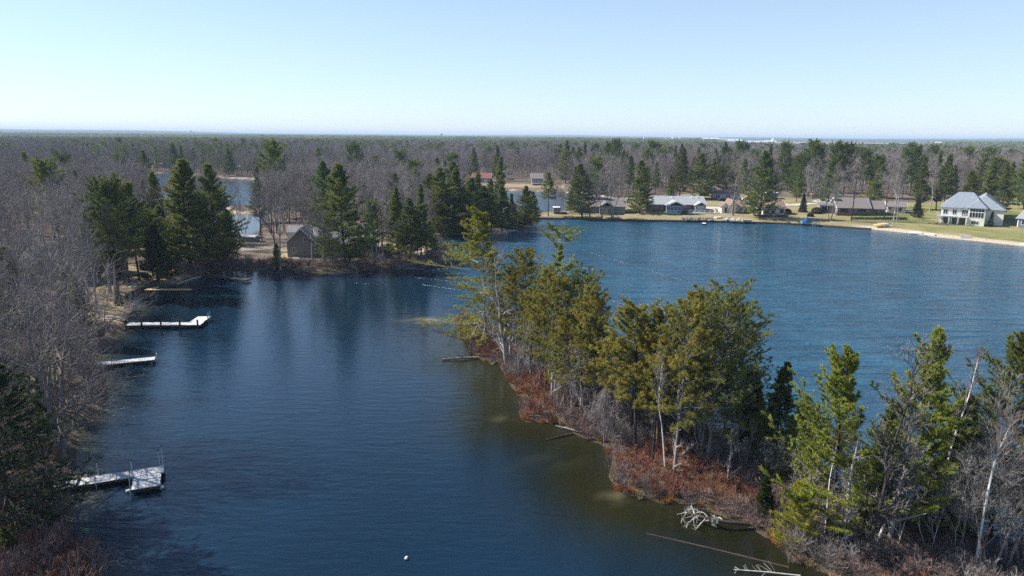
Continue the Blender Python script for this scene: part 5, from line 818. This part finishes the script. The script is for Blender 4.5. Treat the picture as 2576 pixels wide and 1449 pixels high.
# ---- evergreens of which only the tops rise over the wood
TOPS = [(115, 415, 190, 'wp3'), (65, 384, 300, 'wp5'), (265, 468, 128, 'wp3'), (378, 432, 190, 'wp4'), (435, 360, 480, 'wp1'), (452, 367, 490, 'wp2'), (680, 369, 225, 'wp3'), (645, 420, 215, 'wp2'), (715, 410, 222, 'wp2'), (800, 404, 190, 'wp1'), (750, 428, 230, 'wp4'), (765, 402, 300, 'wp2'), (893, 368, 340, 'wp3'), (872, 392, 300, 'wp1'), (940, 392, 280, 'wp1'), (925, 405, 260, 'wp4'), (970, 400, 270, 'wp2'), (1000, 388, 280, 'wp3'), (1015, 402, 260, 'wp1'), (1042, 412, 230, 'wp3'), (1100, 398, 240, 'wp4'),
        (1135, 392, 300, 'wp3'), (1120, 405, 260, 'wp2'), (1258, 395, 250, 'wp4'), (1425, 352, 380, 'wp1'), (1475, 358, 400, 'wp2'), (1455, 372, 350, 'wp5'), (1550, 358, 370, 'wp3'), (1533, 366, 380, 'wp3'), (1568, 378, 350, 'wp1'), (1638, 360, 480, 'wp3'), (1655, 364, 480, 'wp3'), (1637, 383, 360, 'wp3'), (1702, 366, 400, 'wp2'), (1720, 362, 380, 'wp1'), (1757, 371, 480, 'wp4'), (1800, 374, 450, 'wp4'), (1830, 356, 420, 'wp1'), (1826, 368, 420, 'wp2'), (1862, 361, 460, 'wp3'), (1875, 366, 460, 'wp3'), (1900, 382, 400, 'wp3'),
        (1877, 400, 330, 'wp4'), (1828, 420, 300, 'wp3'), (1940, 364, 360, 'wp2'), (1975, 366, 350, 'wp3'), (1990, 376, 350, 'wp2'), (2010, 390, 330, 'wp1'), (2045, 362, 350, 'wp3'), (2062, 372, 350, 'wp3'), (2022, 395, 320, 'wp3'), (2112, 367, 330, 'wp3'), (2134, 370, 330, 'wp3'), (2095, 402, 290, 'wp1'), (2180, 385, 360, 'wp3'), (2215, 397, 330, 'wp3'), (2205, 425, 280, 'wp2'), (2285, 382, 340, 'wp3'), (2303, 376, 350, 'wp3'), (2375, 382, 290, 'wp2'), (2392, 390, 280, 'wp5'), (2295, 364, 560, 'wp3'),
        (2505, 405, 280, 'wp4'), (2540, 410, 270, 'wp2'), (2440, 430, 275, 'wp4'), (20, 620, 105, 'wp4'), (190, 430, 210, 'wp2'), (1250, 363, 480, 'wp1'), (1230, 374, 460, 'wp3'), (1180, 366, 620, 'wp3'), (1205, 366, 620, 'wp3'), (1290, 364, 560, 'wp3'), (1320, 364, 600, 'wp3'), (1345, 366, 620, 'wp3'), (1380, 364, 560, 'wp2'), (1408, 368, 500, 'wp3'), (1500, 366, 520, 'wp3'), (1600, 366, 560, 'wp3'), (1770, 365, 620, 'wp3'), (2160, 376, 480, 'wp3'), (1085, 366, 650, 'wp3'), (1050, 368, 650, 'wp3'), (960, 362, 700, 'wp3'), (890, 358, 750, 'wp3'), (540, 352, 700, 'wp3'), (610, 353, 750, 'wp3'), (300, 350, 700, 'wp3'), (150, 392, 280, 'wp3'), (360, 380, 330, 'wp5'), (2350, 372, 500, 'wp3'), (2440, 376, 480, 'wp3'), (2500, 378, 470, 'wp3')]
LM = [(60, 'far left wood above the left edge'), (160, 'bare wood left of the back lake'), (300, 'bare wood over the straggly shore pine'), (420, 'left end of the back lake'), (560, 'back lake behind the biggest conical pine'), (680, 'gap of the back lake'), (780, 'grey gabled garage'), (900, 'tall full pine before the grey house'), (1000, 'sandy point'), (1110, 'second peninsula grove'), (1215, 'red-roofed house'), (1330, 'grey house across the back lake'), (1440, 'dark boxy trailer'), (1530, 'brown low house'), (1640, 'full dark shore pine'), (1735, 'slate blue house'),
      (1830, 'boulder bank'), (1900, 'cream gabled house'), (1985, 'dark timber deck'), (2060, 'blue tarpaulin boat'), (2130, 'white fascia garage'), (2210, 'ranch house'), (2300, 'boat lift'), (2380, 'clipped dark evergreen'), (2460, 'big ivory house'), (2540, 'navy house at the right edge')]
ORD = ['first', 'second', 'third', 'fourth', 'fifth', 'sixth', 'seventh', 'eighth', 'ninth']; TOPS.sort(); cnt_ = {}
for x, yt, dd, k in TOPS:
    side_ = 'left wood beyond the near shore' if x < 800 else 'middle wood beyond the peninsulas' if x < 1420 else 'wood behind the far shore houses'
    d = RM @ np.array([(x-1288)/F, -(yt-724.5)/F, -1.]); d = d/math.hypot(d[0], d[1])*dd; zg = gz(d[0], d[1]); h = CH+d[2]-zg; USED.append((d[0], d[1])); lm = min(LM, key=lambda l: abs(l[0]-x))[1]; c_ = cnt_[lm] = cnt_.get(lm, -1)+1
    place(k, (d[0], d[1], zg), h, '%s evergreen top from the left rising beyond the %s' % (ORD[c_], lm), group='evergreens of the %s' % side_, sx=max(.8, 17/h))
# ---------------------------------------------------------------- the wood
BLD = [D([(1420, 560), (1420, 520), (1640, 515), (1640, 490), (1800, 488), (2020, 490), (2060, 560)]), D([(2040, 570), (2060, 495), (2340, 497), (2370, 575)]), D([(2350, 600), (2360, 500), (2560, 510)])+[(180, 230), (160, 160)], D([(690, 650), (680, 600), (780, 585), (1010, 590), (1030, 640)]),
       D([(60, 740), (60, 620), (170, 620), (170, 720)]), D([(1150, 478), (1160, 455), (1440, 460), (1440, 484)]), D([(1340, 550), (1400, 522), (1450, 524), (1450, 552)]), D([(1680, 500), (1690, 470), (1850, 470), (1850, 510)]), D([(570, 620), (570, 595), (660, 595), (660, 620)])]
CLEAR = [(100, 420, 1130, 1262, 60), (240, 525, 770, 840, 95), (230, 400, 885, 925, 80), (190, 510, 690, 790, 118), (402, 440, 432, 500, 440), (590, 638, 455, 640, 260), (690, 1120, 570, 700, 150), (1185, 1345, 430, 478, 330), (1346, 1430, 478, 552, 330), (80, 148, 598, 690, 118), (385, 415, 405, 440, 470), (555, 610, 412, 440, 440), (1345, 1440, 480, 552, 330), (560, 650, 600, 690, 190)]
allb = lambda x, y: np.maximum.reduce([psd(p, x, y) for p in BLD+[LAWN, LAWN2, LAWN3, LAWN4]])
def scatter(r0, r1, sp, amax=.80):
    n = int(r1/sp)+1; i, j = np.meshgrid(np.arange(-n, n), np.arange(0, n)); x = (i+rng.random(i.shape))*sp; y = (j+rng.random(i.shape))*sp
    r = np.hypot(x, y); a = np.abs(np.arctan2(x, y)); k = (r > r0) & (r < r1) & (a < amax); return x[k], y[k]
x, y = scatter(34, 1500, 6.1); W_, S_ = wdist(x, y); k = (W_ < -3.0) & (S_ < -2) & (allb(x, y) < .5) & (FIELD(np.hypot(x, y), np.arctan2(x, y)) < .3); x, y = x[k], y[k]
h = 11.5+4*rng.random(len(x)); z = hgt(x, y)
pxb, pyb = proj(np.stack([x, y, z], 1)); _, pyt = proj(np.stack([x, y, z+h], 1)); r = np.hypot(x, y); hw = 2.6*F/r; ok = np.ones(len(x), bool)
for x0, x1, y0, y1, dd in CLEAR: ok &= ~((r < dd) & (pxb+hw > x0) & (pxb-hw < x1) & (pyb > y0) & (pyt < y1))
U = np.array(USED); near = r < 420
dm = np.full(len(x), 99.); dm[near] = np.sqrt(((x[near, None]-U[:, 0])**2+(y[near, None]-U[:, 1])**2)).min(1); ok &= dm > 2.5; ok &= ~((r < 135) & (x < -30) & (rng.random(len(x)) < .72))
ok &= ~((y > 120) & (y < 230) & (x > -70) & (x < 12) & (rng.random(len(x)) < .15)); ok &= ~((x > 30) & (y < 130))
x, y, z, h, r = x[ok], y[ok], z[ok], h[ok], r[ok]; px_, _ = proj(np.stack([x, y, z], 1))
def cn(x, y): return np.sin(x*.021+1.3*np.sin(y*.013))+np.sin(y*.017+1.7*np.sin(x*.011+2))
con = rng.random(len(x)) < np.where(cn(x, y) > .7, .16, .035)*np.where(r > 500, 1.6, 1)
seen = (px_ > -60) & (px_ < 2636); o = np.argsort(np.where(seen, r, 1e9)); nb = nc = 0; rest = []
for i in o:
    reg = 'near the left shore' if r[i] < 150 and x[i] < 0 else 'far left behind the shore' if x[i] < -60 else 'on and behind the left peninsula' if x[i] < 15 else 'behind the far shore houses'
    if con[i] and nc < 110: nc += 1; place(['wp1', 'wp2', 'wp3', 'wp4', 'wp5'][i % 5], (x[i], y[i], z[i]), h[i]*(.85+.35*rng.random()), 'dark evergreen standing among bare trees '+reg, group='evergreens scattered '+reg)
    elif not con[i] and nb < 230: nb += 1; place(['mid1', 'mid2', 'mid3', 'mid4'][i % 4] if r[i] > 95 else ['near1', 'near2', 'near3', 'near4'][i % 4], (x[i], y[i], z[i]), h[i], 'bare leafless grey tree in the dense wood '+reg, group='bare trees of the wood '+reg)
    else: rest.append(i)
rest = np.array(rest); print('near trees', nb, nc, 'mass', len(rest), 'farthest single', r[rest].min())
def combo(ab, m1, m2):
    a, b = ab; V = np.concatenate(a.V+b.V); na = a.n; fa = [np.concatenate(a.F[k]) if a.F[k] else np.zeros((0, k), int) for k in (3, 4)]; fb = [np.concatenate(b.F[k])+na if b.F[k] else np.zeros((0, k), int) for k in (3, 4)]
    FS = [fa[0], fa[1], fb[0], fb[1]]; mi = np.concatenate([np.full(len(f), j) for f, j in zip(FS, (0, 0, 1, 1))]); return mesh('kind', V, FS, [M[m1], M[m2]], False, mi)
def instancer(name, meshes, P, I, RZ, S, **kw):
    col = bpy.data.collections.new(name+'_kinds')
    for i, me in enumerate(meshes): col.objects.link(bpy.data.objects.new('%s_kind_%02d' % (name, i), me))
    me = bpy.data.meshes.new(name); me.vertices.add(len(P)); me.vertices.foreach_set('co', np.ascontiguousarray(P, np.float32).ravel())
    a = me.attributes.new('kind_index', 'INT', 'POINT'); a.data.foreach_set('value', np.asarray(I, np.int32)); attr(me, 'turn', RZ); attr(me, 'size', S)
    o = obj(name, me); tag(o, **kw); ng = bpy.data.node_groups.new(name, 'GeometryNodeTree'); ng.interface.new_socket('Geometry', in_out='INPUT', socket_type='NodeSocketGeometry'); ng.interface.new_socket('Geometry', in_out='OUTPUT', socket_type='NodeSocketGeometry')
    N = ng.nodes; K = ng.links; gi = N.new('NodeGroupInput'); go = N.new('NodeGroupOutput'); ip = N.new('GeometryNodeInstanceOnPoints'); ci = N.new('GeometryNodeCollectionInfo'); ci.inputs[0].default_value = col; ci.inputs['Separate Children'].default_value = True; ci.inputs['Reset Children'].default_value = True
    def na(nm, t): x = N.new('GeometryNodeInputNamedAttribute'); x.data_type = t; x.inputs['Name'].default_value = nm; return x.outputs[0]
    cx = N.new('ShaderNodeCombineXYZ'); K.new(na('turn', 'FLOAT'), cx.inputs[2]); K.new(gi.outputs[0], ip.inputs['Points']); K.new(ci.outputs[0], ip.inputs['Instance']); ip.inputs['Pick Instance'].default_value = True
    K.new(na('kind_index', 'INT'), ip.inputs['Instance Index']); K.new(cx.outputs[0], ip.inputs['Rotation']); K.new(na('size', 'FLOAT'), ip.inputs['Scale']); K.new(ip.outputs[0], go.inputs[0])
    md = o.modifiers.new('scatter', 'NODES'); md.node_group = ng; return o
kinds = [combo(bare(14, .17, .35, (11, 6, 5, 0), .3, .5, .03, k=(4, 3, 2)), 'bark', 'twigs'), combo(bare(14, .15, .31, (10, 6, 5, 0), .35, .8, .03, 2, k=(4, 3, 2)), 'grey_bark', 'twigs'), combo(bare(13, .15, .38, (9, 6, 5, 0), .25, .5, .03, 3, k=(4, 3, 2)), 'bark', 'dark_twigs'),
         combo(white_pine(17, 3.6, .22, .15, .9, 5, 5, 3, 2, .8, .22, bk=(4, 3)), 'dark_bark', 'far_pine_needles'), combo(white_pine(17, 3.8, .22, .4, .9, 5, 5, 3, 2, .8, .22, bk=(4, 3), prof=lambda t: np.sqrt(np.maximum(.03, 1-(1.7*t-.7)**2))), 'dark_bark', 'far_pine_needles')]
for kk in (0, 1, 2): pass
I = np.where(con[rest], 3+(rest % 2), rest % 3); instancer('forest', kinds, np.stack([x[rest], y[rest], z[rest]], 1), I, rng.random(len(rest))*6.28, h[rest]/14*np.where(con[rest], .95, 1.0), kind='stuff', label='dense leafless wood with scattered evergreens stretching behind the houses')
# distant wood out to the horizon, as patches of many small trees
def patch(fc, n=62, sz=62):
    V = []; FSs = []; g1, g2 = G(), G()
    for i in range(n):
        c = (rng.random(2)-.5)*sz; 
        if rng.random() < fc:
            H = 14+5*rng.random(); t = rng.random(46); rr = (1-t)*3.2*np.sqrt(rng.random(46))+.2; a = rng.random(46)*6.28
            p = np.stack([c[0]+rr*np.cos(a), c[1]+rr*np.sin(a), H*(.12+.86*t)], 1); d = nrm(np.stack([np.cos(a), np.sin(a), .5+0*a], 1)); g2.blades(p, d, 1.9, 1.1)
        else:
            H = 11+4.5*rng.random(); m = 42; d = nrm(rng.normal(size=(m, 3))*[1, 1, .6]+[0, 0, .9]); s = rng.random(m)**.6
            p = np.array([c[0], c[1], H*.42])+d*(s*H*.36)[:, None]*[.95, .95, 1.3]; g1.blades(p, nrm(d+rng.normal(size=d.shape)*.35), 2.6, .34)
            g1.blades(np.array([[c[0], c[1], 0]]), np.array([[0, 0, 1.]]), H*.6, .5)
    return combo((g1, g2), 'twigs', 'far_pine_needles') if g1.V and g2.V else None
pk_ = [patch(.06), patch(.05), patch(.35), patch(.9), patch(.85)]
x, y = scatter(1480, 10500, 62, .74); r = np.hypot(x, y); a = np.arctan2(x, y); k = FIELD(r, a) < .3; x, y, r, a = x[k], y[k], r[k], a[k]; z = hgt(x, y)
nn = np.sin(x*.0031+2*np.sin(y*.0011))+np.sin(y*.0042+1.5*np.sin(x*.0023))+.8*rng.normal(size=len(x)); pc = .3+.35*sst(2200, 4500, r)+.5*sst(0, -.5, a)*sst(1400, 2500, r)
I = np.where(nn > 1.6-pc*2.6, 3+(rng.random(len(x)) < .5), np.where(nn > 1.0-pc*1.6, 2, (rng.random(len(x)) < .5)*1)); instancer('far_forest', pk_, np.stack([x, y, z], 1), I, np.round(rng.random(len(x))*4)*PI/2, .85+.4*rng.random(len(x)), kind='stuff', label='hazy woodland reaching to the horizon')
# ---------------------------------------------------------------- brush
def bush(h, n, mt, w=.012, sp=.5, sub=5):
    g1 = G(); b0 = np.zeros((1, n, 3)); az = rng.random(n)*6.28; e = rng.random(n)*sp; d = np.stack([np.cos(az)*np.sin(e*1.5), np.sin(az)*np.sin(e*1.5), np.cos(e*1.5)], 1); s = np.linspace(0, 1, 5)[None, :, None]
    p0 = np.stack([rng.normal(size=n)*.12, rng.normal(size=n)*.12, np.zeros(n)], 1); L_ = h*(.6+.5*rng.random(n))
    Q = p0[:, None]+L_[:, None, None]*(d[:, None]*s+nrm(rng.normal(size=d.shape))[:, None]*.2*s*s); g1.tubes(Q, np.full((n, 5), w)*np.linspace(1, .5, 5), 2)
    c, r_ = kids(Q, np.full((n, 5), w), sub, .3, 1, h*.4, 35, .3, 4, .2, 0, .7); g1.tubes(c, np.maximum(r_, w*.6), 2); c, r_ = kids(c, r_, 3, .3, 1, h*.2, 35, .3, 3, .2, 0, .8); g1.tubes(c, np.maximum(r_, w*.5), 2)
    return g1.mesh('bush', M[mt])
BK = [bush(1.1, 16, 'red_twigs'), bush(1.0, 18, 'red_twigs'), bush(1.4, 16, 'brown_twigs'), bush(1.2, 18, 'brown_twigs'), bush(1.8, 16, 'grey_twigs'), bush(.5, 40, 'orange_grass', .012, .9, 3), bush(.5, 40, 'straw', .012, .9, 3), bush(1.5, 16, 'dark_twigs')]
def scat(poly, sp, fn, s0=.7, s1=1.3, edge=0.):
    P = np.array(poly); n0, n1 = P.min(0), P.max(0); gx_, gy_ = np.meshgrid(np.arange(n0[0], n1[0], sp), np.arange(n0[1], n1[1], sp)); x = (gx_+rng.random(gx_.shape)*sp).ravel(); y = (gy_+rng.random(gx_.shape)*sp).ravel()
    k = (psd(poly, x, y) > edge) & (y > 20); x, y = x[k], y[k]; return x, y, fn(x, y), s0+(s1-s0)*rng.random(len(x))
def spitk(x, y):
    d = psd(SPIT, x, y); n = np.sin(x*.55+1.2*np.sin(y*.4))+np.sin(y*.48+x*.2); u = rng.random(len(x)); 
    base = np.where(n > .6, np.where(u < .7, 0, 1), np.where(n > -.5, np.where(u < .5, 2, 3), np.where(u < .22, 4, np.where(u < .6, 3, 7))))
    c = at(1680, 1235); red = np.hypot(x-c[0], y-c[1]) < 3.2; c2 = at(1345, 1045); red |= np.hypot(x-c2[0], y-c2[1]) < 2.2; red |= (np.hypot(x-at(1195, 890)[0], y-at(1195, 890)[1]) < 3.5)
    base = np.where(red & (u < .8), (u*10).astype(int) % 2, base); base = np.where((d < .6) & (u < .55), np.where(rng.random(len(x)) < .6, 5, 6), base)
    return base.astype(int)
xa, ya, ia, sa = scat(SPIT, .58, spitk, .6, 1.3, -.05); keep = rng.random(len(xa)) < .85; xa, ya, ia, sa = xa[keep], ya[keep], ia[keep], sa[keep]
instancer('undergrowth', BK, np.stack([xa, ya, hgt(xa, ya)], 1), ia, rng.random(len(xa))*6.28, sa*.8, kind='stuff', label='tangled red and brown leafless brush covering the spit')
def banks(poly, w0, w1, sp, fn, cond=None):
    P = np.array(poly); n0, n1 = P.min(0)-w1, P.max(0)+w1; gx_, gy_ = np.meshgrid(np.arange(n0[0], n1[0], sp), np.arange(n0[1], n1[1], sp)); x = (gx_+rng.random(gx_.shape)*sp).ravel(); y = (gy_+rng.random(gx_.shape)*sp).ravel()
    W_ = wdist(x, y)[0]; k = (-W_ > w0) & (-W_ < w1); k &= cond(x, y); x, y = x[k], y[k]; return x, y
x1, y1 = banks(D([(520, 690), (1140, 640)])+[(-10, 150)], .1, 4, .8, None, lambda x, y: (psd(LAWN3, x, y) < 0) & (psd(SPIT, x, y) < 0) & (rng.random(x.shape) < .75))
x2, y2 = banks([(-46, 25), (-22, 95), (-60, 96)], .1, 9, .9, None, lambda x, y: (x < -18) & (psd(LAWN2, x, y) < 0) & (psd(LAWN4, x, y) < 0) & (rng.random(x.shape) < .6))
x3, y3 = banks([(-20, 180), (8, 225)], .1, 7, 1.2, None, lambda x, y: (x < 8) & (y < 224) & (rng.random(x.shape) < .6))
xx, yy = np.concatenate([x1, x2, x3]), np.concatenate([y1, y2, y3]); kk = rng.choice([2, 3, 4, 7, 0], len(xx), p=[.3, .25, .15, .2, .1])
instancer('shore_brush', BK, np.stack([xx, yy, hgt(xx, yy)], 1), kk, rng.random(len(xx))*6.28, .6+.7*rng.random(len(xx)), kind='stuff', label='low brown leafless brush along the banks')
xf, yf = banks([(-30, 28), (-22, 42)], .0, 7, .5, None, lambda x, y: (y < 41.5) & (x < -18)); instancer('red_brush', BK, np.stack([xf, yf, hgt(xf, yf)], 1), rng.choice([0, 1, 2], len(xf)), rng.random(len(xf))*6.28, 1+.8*rng.random(len(xf)), kind='stuff', label='reddish leafless brush in the lower left corner')
